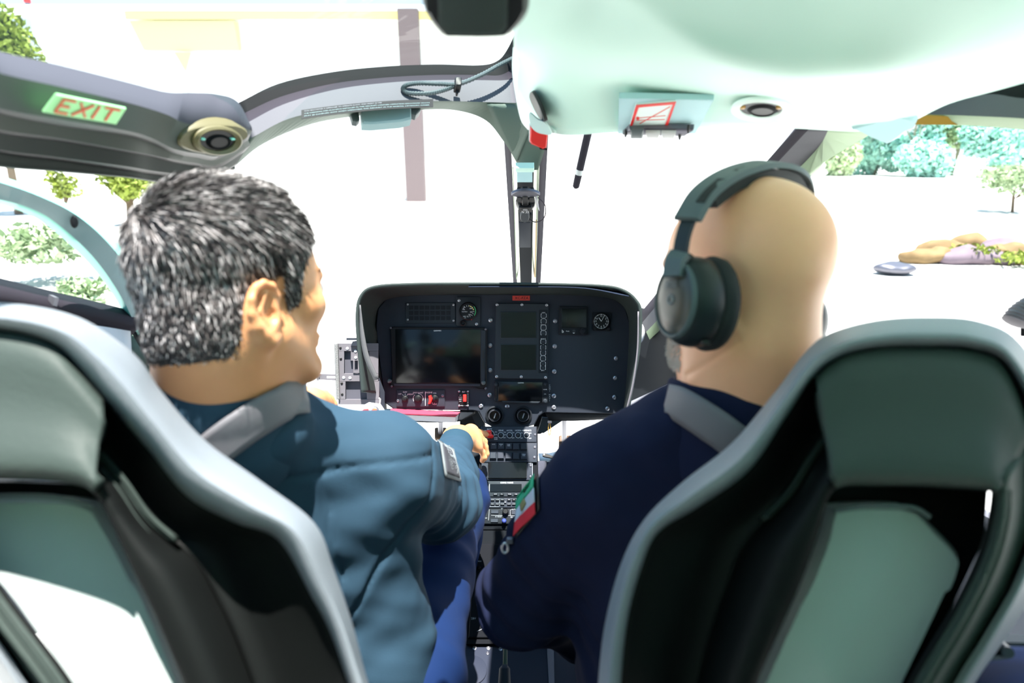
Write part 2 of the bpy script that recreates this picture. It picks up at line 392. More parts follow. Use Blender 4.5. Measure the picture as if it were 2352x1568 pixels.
# --- ceiling (overhead fairing on the right)
ceil_rows = [
 [(1178, 160, 1.12), (1200, 240, 1.10), (1272, 306, 1.07), (1420, 303, 1.05), (1620, 292, 1.02), (1800, 294, 0.98), (1985, 302, 0.94), (2080, 285, 0.90), (2180, 238, 0.86), (2300, 205, 0.82), (2500, 150, 0.78)],
 [(1190, 130, 0.98), (1240, 175, 0.97), (1330, 205, 0.95), (1450, 205, 0.93), (1620, 215, 0.90), (1800, 235, 0.87), (1985, 232, 0.82), (2080, 215, 0.79), (2180, 190, 0.76), (2300, 165, 0.73), (2500, 110, 0.68)],
 [(1180, 105, 0.80), (1230, 100, 0.78), (1330, 110, 0.76), (1450, 130, 0.74), (1620, 160, 0.72), (1800, 185, 0.70), (1985, 180, 0.67), (2080, 168, 0.65), (2180, 150, 0.63), (2300, 125, 0.60), (2500, 80, 0.56)],
 [(1192, 40, 0.66), (1250, 20, 0.65), (1350, 0, 0.64), (1460, 40, 0.63), (1630, 125, 0.63), (1800, 163, 0.62), (1985, 165, 0.59), (2080, 155, 0.57), (2180, 138, 0.55), (2300, 113, 0.52), (2500, 65, 0.49)],
 [(1200, -60, 0.55), (1270, -90, 0.55), (1380, -90, 0.54), (1480, -40, 0.56), (1640, 40, 0.58), (1800, 60, 0.56), (1985, 55, 0.53), (2080, 45, 0.50), (2180, 30, 0.47), (2300, 10, 0.44), (2500, -50, 0.41)],
 [(1180, -300, 0.42), (1270, -330, 0.42), (1380, -320, 0.42), (1480, -300, 0.42), (1640, -200, 0.42), (1800, -180, 0.41), (1985, -180, 0.39), (2080, -190, 0.38), (2180, -200, 0.36), (2300, -220, 0.34), (2500, -300, 0.32)]]
ceiling = sheet('ceiling', ceil_rows, 'mint', k=6, kr=6, thick=0.02); tag(ceiling, kind='structure')
# the ceiling goes on above and behind the camera, on the right of the roof window
mb = MB()
mb.add([(0.02, 0.55, 2.22), (0.95, 0.55, 2.18), (0.95, -1.3, 2.20), (0.02, -1.3, 2.20), (-0.85, -0.02, 2.20), (0.02, -0.02, 2.20), (-0.85, -1.3, 2.20),
        (0.02, 1.15, 2.10), (0.95, 1.05, 2.06)],
       [(0, 1, 2, 3), (4, 5, 3, 6), (7, 8, 1, 0)])
cr_ = mb.build('ceiling', 'mint', smooth=False, mods=[('solid', 0.02, 1)]); tag(cr_, kind='structure')
# rear of the cabin, behind the camera: walls with side windows, as the doors of the cabin have
mb = MB(); z0, z1 = FLZ, 2.20
mb.add([(-0.85, -1.3, z0), (0.95, -1.3, z0), (0.95, -1.3, z1), (-0.85, -1.3, z1)], [(0, 1, 2, 3)])
tag(mb.build('wall_back', 'shell', smooth=False, mods=[('solid', 0.02, 1)]), kind='structure')
for nm, x, y1 in (('wall_left', -0.85, 0.10), ('wall_right', 0.95, 0.15)):
    mb = MB()
    for a, b_, c, d in ((-1.3, y1, z0, 1.55), (-1.3, y1, 2.05, z1), (-1.3, -0.9, 1.55, 2.05), (-0.10, y1, 1.55, 2.05)): mb.add([(x, a, c), (x, b_, c), (x, b_, d), (x, a, d)], [(0, 1, 2, 3)])
    tag(mb.build(nm, 'shell_head', smooth=False, mods=[('solid', 0.02, 0)]), kind='structure')
mb = MB(); mb.add([(0.95, 0.15, z0), (0.92, 1.15, z0), (0.92, 1.15, 1.22), (0.95, 0.15, 1.30)], [(0, 1, 2, 3)]); tag(mb.build('wall_right', 'rail', smooth=False, mods=[('solid', 0.02, 0)]), kind='structure')
for nm, x, g_ in (('tint_window_6', -0.85, 'glass_lime_cast'), ('tint_window_7', 0.95, 'glass_green_cast')):  # unseen panes, tints added to colour the light on the seats
    mb = MB(); mb.add([(x, -0.9, 1.55), (x, -0.10, 1.55), (x, -0.10, 2.05), (x, -0.9, 2.05)], [(0, 1, 2, 3)]); tag(mb.build(nm, g_, smooth=False, mods=[('solid', 0.004, 0)]), kind='structure')
# side cheek of the fairing, left
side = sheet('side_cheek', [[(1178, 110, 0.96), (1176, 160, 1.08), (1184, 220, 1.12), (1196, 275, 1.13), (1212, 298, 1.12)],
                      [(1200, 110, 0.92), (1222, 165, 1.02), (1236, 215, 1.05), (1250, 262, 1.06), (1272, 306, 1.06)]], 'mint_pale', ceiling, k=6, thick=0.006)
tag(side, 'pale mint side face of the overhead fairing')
LS = Plane(P(1222, 200, 1.03), P(1262, 300, 1.05), P(1200, 200, 1.11))
mb = MB(); poly = crom([(1226, 208), (1232, 212), (1246, 240), (1258, 272), (1256, 276), (1246, 268), (1232, 244), (1223, 220)], 4, True)
mb.plate([tuple(q) for q in poly], LS, 0.0, 0.006); tag(mb.build('air_slot', 'black', ceiling), 'dark curved slot in the pale cheek')
# lower lip panel beside the slot
mb = MB(); LA = Plane(P(1210, 260, 1.04), P(1250, 330, 1.06), P(1262, 250, 1.03))
mb.plate([tuple(q) for q in crom([(1218, 258), (1236, 272), (1256, 282), (1268, 306), (1250, 306), (1232, 300), (1220, 285)], 4, True)], LA, 0.0, 0.008); mb.build('lip_fairing', 'mint_pale', ceiling)
# recessed placard bay (1380-1640 , 210-300) and its bluish centre
LC = Plane(P(1450, 290, 1.035), P(1620, 285, 1.0), P(1500, 215, 0.905))
def bay(name, poly, m, h0, h1, bpx=2, label=None, par=ceiling):
    mb = MB(); mb.plate(poly, LC, h0, h1, 0.001, bpx); o = mb.build(name, m, par)
    if label: o['label'] = label
    return o
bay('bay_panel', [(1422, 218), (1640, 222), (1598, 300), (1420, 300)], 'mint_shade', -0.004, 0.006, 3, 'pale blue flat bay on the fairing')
mb = MB()
o_ = [(1462, 228), (1554, 220), (1532, 284), (1446, 282)]; i_ = [(1468, 233), (1547, 226), (1527, 279), (1453, 277)]
for k_ in range(4):
    j_ = (k_+1) % 4; mb.plate([o_[k_], o_[j_], i_[j_], i_[k_]], LC, 0.0085, 0.0095)
mb.line(LC, (1470, 272), (1540, 232), 1.4, 0.0085, 0.009); mb.line(LC, (1462, 259), (1530, 253), 1.0, 0.0085, 0.009); mb.line(LC, (1462, 264), (1528, 262), 1.0, 0.0085, 0.009)
mb.lathe(LC, 1466, 259, [(3.4, 0.0085), (3.4, 0.0092)], 12)
placard = thing('warning_placard', 'small white placard with a red border and diagonal line on the pale overhead fairing', 'placard', LC(1500, 255, 0.006))
mb.build('border', 'red', placard)
mb = MB(); mb.plate([(1462, 228), (1554, 220), (1532, 284), (1446, 282)], LC, 0.006, 0.0085); mb.build('card', 'mint_pale', placard)
# map light module under the placard
LM = Plane(P(1440, 300, 1.03), P(1590, 300, 1.0), P(1500, 282, 0.985))
ml = thing('map_light', 'dark reading light module with clear lenses under the red bordered placard', 'light', LM(1510, 298, 0.0))
mb = MB(); mb.plate([(1446, 290), (1594, 291), (1574, 308), (1430, 305)], LM, -0.004, 0.005, 0.002, 2); mb.build('housing', 'steel_dark', ml)
mb = MB(); mb.plate([(1450, 282), (1480, 282), (1478, 302), (1450, 302)], LM, 0.005, 0.014, 0.003, 3); mb.build('lamp_head', 'headset_grey', ml)
for x0 in (1484, 1520):
    mb = MB(); mb.plate([(x0, 292), (x0+34, 292), (x0+30, 306), (x0+2, 306)], LM, 0.005, 0.011, 0.002, 2); mb.build('lens', 'tip_clear', ml)
for q in ((1438, 300), (1582, 290), (1562, 306)): rivet(LM, *q, 4, 'screw', 'black', ml, h=0.01)
# ceiling air vent, right
LV = Plane(P(1690, 250, 0.93), P(1810, 250, 0.90), P(1750, 215, 0.84))
def air_vent(L, x, y, sx, sy, label, mring, amber):
    t = thing('air_vent', label, 'air vent', L(x, y, 0), None)
    mb = MB(); mb.lathe(L, x, y, [(72, 0), (72, 0.004), (64, 0.007), (52, 0.003), (50, -0.004)], 40, sx, sy, False); mb.build('bezel', mring, t)
    mb = MB(); mb.lathe(L, x, y, [(54, 0.0005), (40, 0.001), (1, 0.001)], 36, sx, sy, False); mb.build('socket', 'black', t)
    mb = MB(); mb.lathe(L, x+4, y+4, [(38, 0.001), (33, 0.003), (30, 0.0045), (27, 0.0045), (26, 0.002)], 36, sx, sy, False); mb.build('nozzle', 'rubber', t)
    mb = MB(); mb.lathe(L, x+4, y+4, [(27, 0.003), (1, 0.003)], 30, sx, sy, False); mb.build('throat', 'black', t)
    for a in (-1, 1):
        mb = MB(); mb.lathe(L, x+a*44*sx, y-4, [(7, 0.001), (6, 0.004), (2, 0.005)], 10, sx*1.1, sy*0.9); mb.build('lock_tab', amber, t)
    return t
air_vent(LV, 1748, 247, 0.95, 0.36, 'round black nozzle air vent set in the pale mint overhead fairing', 'mint_pale', 'amber')
# blue-shaded corner insert
tri = crom([(1955, 278), (2000, 262), (2045, 248), (2085, 250), (2110, 262), (2085, 290), (2050, 316), (2030, 318), (1990, 300)], 3, True)
LT = Plane(P(1960, 280, 0.93), P(2110, 262, 0.88), P(2050, 318, 0.95))
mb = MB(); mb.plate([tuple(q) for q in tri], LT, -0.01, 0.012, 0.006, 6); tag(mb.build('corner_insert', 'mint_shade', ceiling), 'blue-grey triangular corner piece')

# black overhead box near the camera
sp = thing('overhead_speaker', 'black rounded overhead box hanging at the top edge beside the mint ceiling', 'speaker', P(1090, 60, 0.5))
mb = MB(); LB = Plane(P(1000, 60, 0.52), P(1200, 60, 0.52), P(1100, 0, 0.50))
mb.plate([tuple(q) for q in crom([(948, -160), (962, -20), (975, 45), (1008, 92), (1030, 98), (1155, 98), (1180, 88), (1212, 45), (1216, -20), (1216, -160)], 5)], LB, -0.05, 0.0, 0.012, 14); mb.build('housing', 'black', sp)
mb = MB(); mb.plate([(1000, -150), (1170, -150), (1165, 60), (1150, 78), (1025, 78), (1008, 60)], LB, -0.002, 0.004, 0.002, 8); mb.build('grille', 'hood', sp)

# --- left roof rail with strips
rail_rows = [
 [(-250, 20, 0.46), (-60, 95, 0.56), (0, 118, 0.60), (140, 150, 0.67), (290, 188, 0.75), (380, 211, 0.81), (440, 213, 0.86), (495, 216, 0.90), (545, 233, 0.94), (578, 292, 0.985)],
 [(-250, 60, 0.43), (-60, 140, 0.53), (0, 168, 0.57), (140, 200, 0.64), (290, 235, 0.72), (380, 262, 0.78), (425, 283, 0.83), (480, 284, 0.88), (535, 286, 0.92), (579, 300, 0.98)],
 [(-250, 130, 0.44), (-60, 225, 0.54), (0, 250, 0.58), (140, 275, 0.65), (290, 300, 0.73), (350, 318, 0.79), (400, 342, 0.84), (460, 353, 0.89), (510, 356, 0.93), (576, 306, 0.98)],
 [(-250, 140, 0.49), (-60, 235, 0.60), (0, 262, 0.64), (140, 290, 0.71), (290, 312, 0.79), (350, 330, 0.85), (400, 352, 0.90), (450, 362, 0.95), (500, 366, 0.99), (570, 322, 1.02)],
 [(-250, 180, 0.50), (-60, 270, 0.61), (0, 298, 0.65), (140, 318, 0.72), (290, 345, 0.80), (350, 356, 0.86), (400, 366, 0.91), (450, 374, 0.96), (500, 378, 1.00), (575, 334, 1.04)],
 [(-250, 185, 0.53), (-60, 280, 0.64), (0, 308, 0.68), (140, 326, 0.75), (290, 350, 0.83), (350, 362, 0.89), (400, 374, 0.94), (450, 382, 0.99), (500, 386, 1.02), (560, 350, 1.06)],
 [(-250, 225, 0.54), (-60, 318, 0.65), (0, 344, 0.69), (140, 362, 0.76), (290, 382, 0.84), (350, 392, 0.90), (400, 398, 0.95), (450, 402, 1.00), (500, 398, 1.03), (545, 375, 1.07)],
 [(-250, 232, 0.57), (-60, 326, 0.68), (0, 352, 0.72), (140, 370, 0.79), (290, 392, 0.87), (350, 402, 0.93), (400, 408, 0.98), (450, 410, 1.03), (500, 404, 1.06), (540, 382, 1.09)],
 [(-250, 262, 0.57), (-60, 352, 0.68), (0, 380, 0.72), (140, 392, 0.79), (290, 405, 0.87), (350, 414, 0.93), (400, 420, 0.98), (450, 420, 1.03), (500, 412, 1.06), (540, 388, 1.09)]]
rail = sheet('trim_1', rail_rows, ['rail_top', 'rail_under', 'groove', 'black'], k=6, fm=[0, 1, 3, 1, 3, 2, 3, 2], thick=0.012); tag(rail, kind='structure')
LR = Plane(P(100, 240, 0.62), P(280, 280, 0.72), P(150, 262, 0.66))
# EXIT sign
ex = thing('exit_sign', 'luminous green EXIT sign with red letters on the left roof rail', 'sign', LR(190, 243, 0.0))
LX = Plane(P(120, 212, 0.608), P(284, 245, 0.690), P(94, 248, 0.616))
mb = MB(); mb.plate([(124, 210), (285, 243), (262, 279), (94, 250)], LX, 0.002, 0.004); mb.build('board', 'exit_green', ex)
mb = MB()
def skew(px, py, h=0): return LX(px, py, h)
def exl(segs, w=4.5):
    for a, b_ in segs:
        f = lambda u, v: (124+161*u-30*v+7*u*v, 210+33*u+40*v-4*u*v)
        mb.line(LX, f(*a), f(*b_), w, 0.0042, 0.0052)
exl([((.13, .12), (.13, .88)), ((.13, .14), (.30, .14)), ((.13, .5), (.27, .5)), ((.13, .86), (.30, .86))])
exl([((.37, .14), (.55, .88)), ((.56, .14), (.36, .88))]); exl([((.64, .14), (.64, .88))]); exl([((.72, .15), (.93, .15)), ((.825, .14), (.825, .88))])
mb.build('lettering', 'exit_red', ex)
LO = Plane(P(440, 330, 0.852), P(560, 320, 0.928), P(500, 285, 0.872))
mb = MB(); mb.plate([tuple(q) for q in crom([(432, 298), (480, 287), (545, 288), (572, 304), (560, 326), (512, 355), (460, 353), (418, 338), (415, 315)], 3, True)], LO, -0.03, -0.0005, 0.004, 3); mb.build('vent_bounce_plate', 'rail_bounce_ochre', rail)  # added plate whose ochre stands in for bounced light round the vent
air_vent(LO, 497, 321, 0.78, 0.46, 'round black nozzle air vent at the front end of the left roof rail', 'rail_bounce_ochre', 'teal_edge')
mb = MB(); mb.line(LR, (394, 352), (408, 370), 6, 0.0, 0.004); 

# --- windscreen cross beam (arch)
beam_rows = [
 [(548, 236, 1.10), (640, 192, 1.13), (760, 166, 1.17), (880, 153, 1.22), (1000, 148, 1.27), (1100, 150, 1.31), (1142, 140, 1.32), (1166, 112, 1.30), (1190, 60, 1.25)],
 [(556, 262, 1.10), (645, 222, 1.13), (765, 192, 1.17), (885, 178, 1.22), (1000, 172, 1.27), (1100, 172, 1.31), (1150, 172, 1.32), (1185, 150, 1.30), (1215, 110, 1.25)],
 [(562, 285, 1.08), (650, 240, 1.11), (768, 206, 1.15), (888, 190, 1.20), (1000, 184, 1.25), (1100, 184, 1.29), (1160, 184, 1.30), (1195, 175, 1.28), (1225, 150, 1.24)],
 [(575, 318, 1.06), (665, 272, 1.09), (780, 250, 1.13), (895, 238, 1.18), (1000, 232, 1.23), (1100, 234, 1.27), (1170, 236, 1.28), (1205, 236, 1.27), (1240, 236, 1.24)],
 [(535, 386, 1.10), (605, 330, 1.12), (715, 285, 1.16), (830, 265, 1.21), (985, 251, 1.26), (1062, 256, 1.30), (1118, 278, 1.32), (1155, 322, 1.34), (1187, 370, 1.36)]]
beam = sheet('trim_2', beam_rows, ['rubber', 'seal', 'beam', 'beam_under'], k=6, fm=[0, 1, 2, 3], thick=0.02); tag(beam, kind='structure')
# --- gusset between beam and centre pillar
gus = sheet('trim_3', [[(1118, 240, 1.275), (1190, 238, 1.28), (1262, 236, 1.24)], [(1140, 290, 1.31), (1200, 290, 1.30), (1258, 290, 1.28)],
                       [(1165, 335, 1.34), (1205, 340, 1.335), (1252, 340, 1.33)], [(1186, 372, 1.37), (1206, 390, 1.38), (1236, 390, 1.38)]], 'beam_under', k=5, kr=4, thick=0.02)
tag(gus, kind='structure')
# --- centre pillar : five strips
def pil_rows(xs_top, xs_bot, dd=0.0):
    out = []
    for xt, xb in zip(xs_top, xs_bot):
        out.append([(xt+(xb-xt)*t, 296+(700-296)*t, 1.34+0.78*t+dd) for t in (0, .33, .66, 1)])
    return out
pr = [r for r in zip(*[[q for q in row] for row in pil_rows([1156, 1172, 1184, 1228, 1242, 1260], [1182, 1190, 1197, 1220, 1229, 1239])])]
dep = [0.03, 0.0, -0.012, -0.012, 0.0, 0.03]
rows = [[(q[0], q[1], q[2]+dep[i]) for q in row] for i, row in enumerate(pil_rows([1156, 1172, 1184, 1228, 1242, 1260], [1182, 1190, 1197, 1220, 1229, 1239]))]
pil = sheet('trim_4', rows, ['seal', 'chrome_strip', 'panel_dark'], k=4, fm=[0, 1, 2, 1, 0], thick=0.025); tag(pil, kind='structure')
LP = Plane(P(1190, 320, 1.345), P(1225, 320, 1.345), P(1207, 600, 1.905))
mb = MB()
for x0, x1 in ((1178, 1188), (1236, 1229)): mb.line(LP, (x0, 380), (x1, 690), 1.6, 0.004, 0.008)
tag(mb.build('edge_bead', 'sage', pil), 'thin pale green bead along the pillar')
mb = MB(); mb.line(LP, (1232, 500), (1227, 690), 2.5, 0.006, 0.009); mb.build('gold_bead', 'amber', pil)
mb = MB(); mb.plate(rr(1192, 508, 1219, 566, 1), LP, 0.0, 0.004, 0.001, 1); tag(mb.build('cover_plate', 'panel', pil), 'dark rectangular cover on the pillar')
mb = MB(); mb.plate(rr(1192, 490, 1219, 506, 1), LP, 0.0, 0.003)
mb.build('card_holder', 'placard_black', pil)
mb = MB()
for k_ in range(4): mb.text(LP, 1206, 494+3.6*k_, 3.2, 'STEER N 30 60 E', 0.0035, sx=0.8)
mb.build('lettering', 'white_ink', pil)
# pale box at the head of the pillar
LPb = lambda x, y, h=0: LP(x, y, h+.055)
bx = thing('chart_clip_box', 'small pale green box clipped to the top of the centre pillar', 'box', LPb(1206, 345, 0))
mb = MB(); mb.plate(rr(1187, 333, 1222, 362, 1), LPb, 0.0, 0.012, 0.001, 1)
for x_ in (1198, 1208): mb.line(LP, (x_, 336), (x_, 357), 0.8, 0.012, 0.0125)
mb.build('case', 'mint_shade', bx)
mb = MB(); mb.plate(rr(1184, 325, 1226, 335, 1), LPb, 0.0, 0.015, 0.001, 1); mb.build('lid', 'mint', bx)
# compass
cp = thing('magnetic_compass', 'black magnetic compass hanging on the centre pillar', 'compass', LP(1207, 460, 0))
mb = MB(); mb.plate([tuple(q) for q in crom([(1174, 426), (1185, 419), (1206, 416), (1228, 419), (1240, 426), (1226, 431), (1206, 432), (1186, 431)], 4, True)], LP, 0.020, 0.028, 0.002, 1); mb.build('mount_ring', 'steel_dark', cp)
mb = MB(); mb.plate(rr(1199, 428, 1213, 450, 2), LP, 0.0, 0.03, 0.003, 1); mb.plate(rr(1187, 430, 1197, 441, 3), LP, 0, 0.03); mb.plate(rr(1216, 430, 1227, 441, 3), LP, 0, 0.03); mb.build('bracket', 'black', cp)
LQ = lambda x, y, h=0: LP(x, y, h)
mb = MB()
for k_ in range(9):
    pass
mb.lathe(LQ, 1207, 457, [(21, 0.0), (23, 0.008), (22, 0.016), (16, 0.023), (6, 0.026)], 28, 1, 0.85); mb.build('globe', 'screen', cp)
mb = MB(); mb.plate(rr(1191, 450, 1222, 461, 2), LQ, 0.028, 0.034); mb.text(LQ, 1206, 459, 8, 'N 33', 0.036); mb.text(LQ, 1206, 453, 5, '||||||||||||', 0.036); 
o = mb.build('compass_card', 'black', cp)
mb = MB(); mb.text(LQ, 1206, 458, 8, 'N 33', 0.0375); mb.text(LQ, 1206, 452, 4, '||||||||||', 0.0375); mb.build('lettering', 'white_ink', cp)
mb = MB(); mb.lathe(LQ, 1205, 477, [(11, 0.0), (11, 0.026), (9, 0.03)], 20, 1, 1.25); mb.build('compensator', 'bezel', cp)
mb = MB(); mb.plate(rr(1193, 482, 1222, 502, 3), LQ, 0.0, 0.012, 0.002, 2); mb.build('base_block', 'panel_dark', cp)
mb = MB(); mb.tube([LP(*q) for q in crom([(1236, 430, 0.03), (1250, 445, 0.03), (1253, 465, 0.03), (1245, 482, 0.03), (1228, 491, 0.025), (1215, 491, 0.015)], 5)], 0.0013, 6); mb.build('cable', 'seal', cp)
mb = MB(); mb.plate([(1228, 432), (1233, 434), (1239, 468), (1231, 455)], LP, 0.02, 0.022); mb.build('paper_tag', 'paper', cp)

# sun visor / camera box under the arch
LBm = Plane(P(800, 258, 1.20), P(965, 250, 1.27), P(880, 300, 1.21))
sv = thing('sunvisor_bracket', 'grey green folded visor bracket hanging under the left windscreen arch', 'visor bracket', LBm(880, 275, 0))
mb = MB(); mb.plate([(827, 266), (940, 256), (941, 288), (918, 294), (850, 300), (830, 299)], LBm, 0.0, 0.02, 0.003, 3); mb.build('visor_body', 'teal_frame', sv)
mb = MB(); mb.plate([(802, 268), (822, 266), (824, 284), (818, 290), (808, 288)], LBm, 0.0, 0.014, 0.002, 2); mb.build('hinge', 'headset_grey', sv)
mb = MB(); mb.plate([(938, 255), (968, 252), (962, 266), (952, 276), (940, 272)], LBm, 0.0, 0.016, 0.002, 2); mb.build('hinge', 'headset_grey', sv)
# long warning strip
LW = Plane(P(700, 272, 1.10), P(990, 240, 1.225), P(850, 262, 1.16))
wp = thing('instruction_strip', 'long black placard with fine white text along the left windscreen arch', 'placard', LW(840, 260, 0))
mb = MB()
def arcW(t, v): x = 690+300*t; return (x, 262-26*t-5*math.sin(math.pi*t)+v*(1-0.1*t))
n_ = 12
for k_ in range(n_):
    a, b_ = k_/n_, (k_+1)/n_; mb.plate([arcW(a, 0), arcW(b_, 0), arcW(b_, 20), arcW(a, 20)], LW, 0.012, 0.0135)
mb.build('backing', 'placard_black', wp)
for row, (st, m_) in enumerate((('THIS HELICOPTER IS APPROVED TO OPERATE IN DAY AND NIGHT IN VFR', 'white_ink'), ('THE MARKINGS AND PLACARDS INSTALLED IN THIS AIRCRAFT CONTAIN OPERATING LIMITATIONS WHICH', 'white_ink'), ('MUST BE COMPLIED WITH WHEN OPERATING THIS AIRCRAFT IN THE NORMAL CATEGORY OTHER', 'white_ink'))):
    vs, fs = text_geo(st, 'LEFT'); w_ = max(v[0] for v in vs); mb = MB(); o = []
    m_ = 'grey_ink' if row == 0 else 'teal_frame'
    for (x, y) in vs:
        t = 0.02+0.95*x/w_*(0.62 if row == 0 else 1.0); q = arcW(t, 4+5.6*row-y*2.9); o.append(LW(q[0], q[1], 0.0142))
    mb.add(o, fs); mb.build('lettering', m_, wp)
# corrugated conduit loop on the beam
LH = Plane(P(930, 205, 1.215), P(1145, 165, 1.285), P(1040, 230, 1.235))
hz = thing('conduit_loop', 'dark corrugated cable conduit looped and tied on the windscreen arch', 'cable', LH(1048, 200, 0))
path = crom([(1172, 150, .02), (1140, 165, .018), (1100, 185, .015), (1050, 204, .014), (1010, 202, .012), (960, 199, .01), (932, 204, .01), (925, 214, .01), (940, 222, .01), (985, 222, .01), (1020, 214, .01), (1046, 205, .012)], 14)
pts = [LH(*q) for q in path]; mb = MB(); mb.tube(pts, [0.0048 if i % 2 else 0.0037 for i in range(len(pts))], 8); mb.build('hose', 'headset_grey', hz)
mb = MB(); mb.plate(rr(1041, 196, 1056, 216, 3), LH, 0.004, 0.026, 0.002, 2); mb.plate([(1045, 214), (1053, 214), (1050, 224), (1046, 224)], LH, 0.004, 0.012); mb.build('cable_tie', 'black', hz)

# --- right post (A-post) and right roof edge
rp = [
 [(1838, 290, 1.08), (1780, 350, 1.20), (1690, 450, 1.42), (1570, 600, 1.75), (1468, 722, 2.05)],
 [(1862, 292, 1.07), (1800, 358, 1.19), (1705, 460, 1.41), (1582, 612, 1.74), (1474, 742, 2.03)],
 [(1905, 294, 1.05), (1870, 350, 1.17), (1740, 480, 1.39), (1600, 640, 1.72), (1484, 762, 2.01)],
 [(2020, 296, 1.07), (1860, 395, 1.20), (1760, 500, 1.42), (1620, 660, 1.75), (1492, 780, 2.04)]]
post = sheet('trim_5', rp, ['seal', 'beam', 'sage'], k=5, fm=[0, 1, 2], thick=0.02); tag(post, kind='structure')
re_rows = [
 [(2215, 212, 0.98), (2280, 196, 0.93), (2352, 186, 0.88), (2500, 160, 0.80)],
 [(2210, 224, 0.97), (2280, 216, 0.92), (2352, 226, 0.87), (2500, 232, 0.79)],
 [(2090, 262, 1.03), (2180, 264, 0.98), (2352, 272, 0.86), (2500, 285, 0.78)],
 [(2020, 288, 1.08), (2170, 286, 1.0), (2352, 298, 0.88), (2500, 318, 0.80)]]
re_ = sheet('trim_6', re_rows, ['rubber', 'beam', 'sage'], k=5, fm=[0, 1, 2], thick=0.02); tag(re_, kind='structure')
LE = Plane(P(2105, 274, 1.02), P(2225, 274, 0.97), P(2160, 285, 1.0))
mb = MB(); mb.plate([(2112, 263), (2232, 267), (2212, 285), (2098, 284)], LE, 0.0, 0.004); tag(mb.build('colour_strip', 'amber', re_), 'amber strip on the right roof edge')

# red pull handle + white holder below the fairing
rh = thing('red_pull_handle', 'bright red pull handle hanging below the pale fairing by the centre pillar', 'handle', P(1235, 310, 1.09))
LD = Plane(P(1216, 300, 1.09), P(1256, 300, 1.09), P(1235, 330, 1.10))
mb = MB(); mb.plate([(1218, 286), (1256, 300), (1253, 332), (1245, 335), (1219, 324), (1216, 318)], LD, 0.02, 0.034, 0.002, 2); mb.build('grip', 'red', rh)
for q_ in ([(1215, 283), (1220, 285), (1220, 325), (1215, 321)], [(1252, 302), (1257, 303), (1254, 336), (1250, 333)]):
    mb = MB(); mb.plate(q_, LD, -0.002, 0.022); mb.build('guard', 'mint_pale', rh)
mb = MB(); mb.plate([(1236, 332), (1258, 338), (1256, 344), (1240, 342)], LD, -0.004, 0.004); mb.build('bracket', 'rubber', rh)
# probe rod
pb = thing('temperature_probe', 'slim dark rod with a clear band hanging in front of the right windscreen', 'probe', P(1352, 312, 1.25))
a_, b_ = P(1352, 300, 1.26), P(1322, 432, 1.34)
mb = MB(); mb.tube([a_+(b_-a_)*t for t in (0, .35, .665)], [0.0082]*3, 12); mb.build('rod', 'seal', pb)
mb = MB(); mb.tube([a_+(b_-a_)*t for t in (.66, .745)], 0.0085, 12); tag(mb.build('clear_band', 'tip_clear', pb), 'clear band')
mb = MB(); mb.tube([a_+(b_-a_)*t for t in (.74, .97, 1.0)], [0.0080, 0.0074, 0.004], 12); mb.build('tip', 'seal', pb)

# --- left door : curved frame, sill
df = [
 [(-260, 330, 0.72), (-100, 375, 0.76), (0, 404, 0.80), (90, 436, 0.86), (170, 478, 0.92), (240, 528, 0.98), (300, 600, 1.05), (335, 690, 1.12)],
 [(-260, 345, 0.70), (-100, 392, 0.74), (0, 418, 0.78), (90, 450, 0.84), (170, 490, 0.90), (236, 545, 0.96), (296, 620, 1.03), (334, 710, 1.10)],
 [(-260, 400, 0.72), (-100, 435, 0.75), (0, 458, 0.79), (70, 478, 0.84), (130, 512, 0.90), (210, 585, 0.96), (272, 670, 1.03), (318, 760, 1.10)],
 [(-260, 415, 0.74), (-100, 450, 0.77), (0, 470, 0.81), (65, 492, 0.86), (122, 528, 0.92), (200, 600, 0.98), (262, 680, 1.05), (310, 775, 1.12)]]
dfo = sheet('door_1', df, ['teal_edge', 'teal_frame'], k=6, fm=[0, 1, 0], thick=0.012); tag(dfo, kind='structure')
LDf = Plane(P(100, 470, 0.86), P(230, 545, 0.96), P(150, 520, 0.91))
mb = MB(); mb.lathe(LDf, 170, 508, [(10, 0.0), (10, 0.003), (8, 0.001), (0.5, 0.001)], 16, 0.9, 1.25); tag(mb.build('latch_hole', 'black', dfo), 'small dark oval hole')
sill = [
 [(-260, 575, 0.78), (-100, 612, 0.84), (0, 638, 0.88), (120, 668, 0.95), (220, 692, 1.02), (320, 718, 1.10)],
 [(-260, 592, 0.77), (-100, 630, 0.83), (0, 655, 0.87), (120, 684, 0.94), (220, 706, 1.01), (320, 732, 1.09)],
 [(-260, 615, 0.75), (-100, 656, 0.81), (0, 682, 0.85), (120, 706, 0.92), (220, 728, 0.99), (320, 752, 1.07)]]
so = sheet('door_sill', sill, ['panel_dark', 'seal'], dfo, k=6, fm=[0, 1], thick=0.03)
LSi = Plane(P(60, 690, 0.90), P(220, 720, 1.0), P(120, 675, 0.93))
mb = MB(); mb.plate([(112, 676), (122, 678), (118, 698), (110, 696)], LSi, 0, 0.014); mb.build('catch', 'steel', so)
lw = sheet('wall_left', [[(250, 742, 1.10), (300, 748, 1.12), (330, 750, 1.14)], [(330, 850, 1.10), (352, 860, 1.12), (372, 870, 1.14)]], ['beam_under'], k=4, thick=0.01)
tag(lw, kind='structure')
mb = MB(); LLw = Plane(P(290, 750, 1.1), P(345, 850, 1.1), P(330, 750, 1.13)); mb.line(LLw, (298, 752), (350, 842), 5, 0, 0.006); mb.build('door_seal', 'rubber', lw)
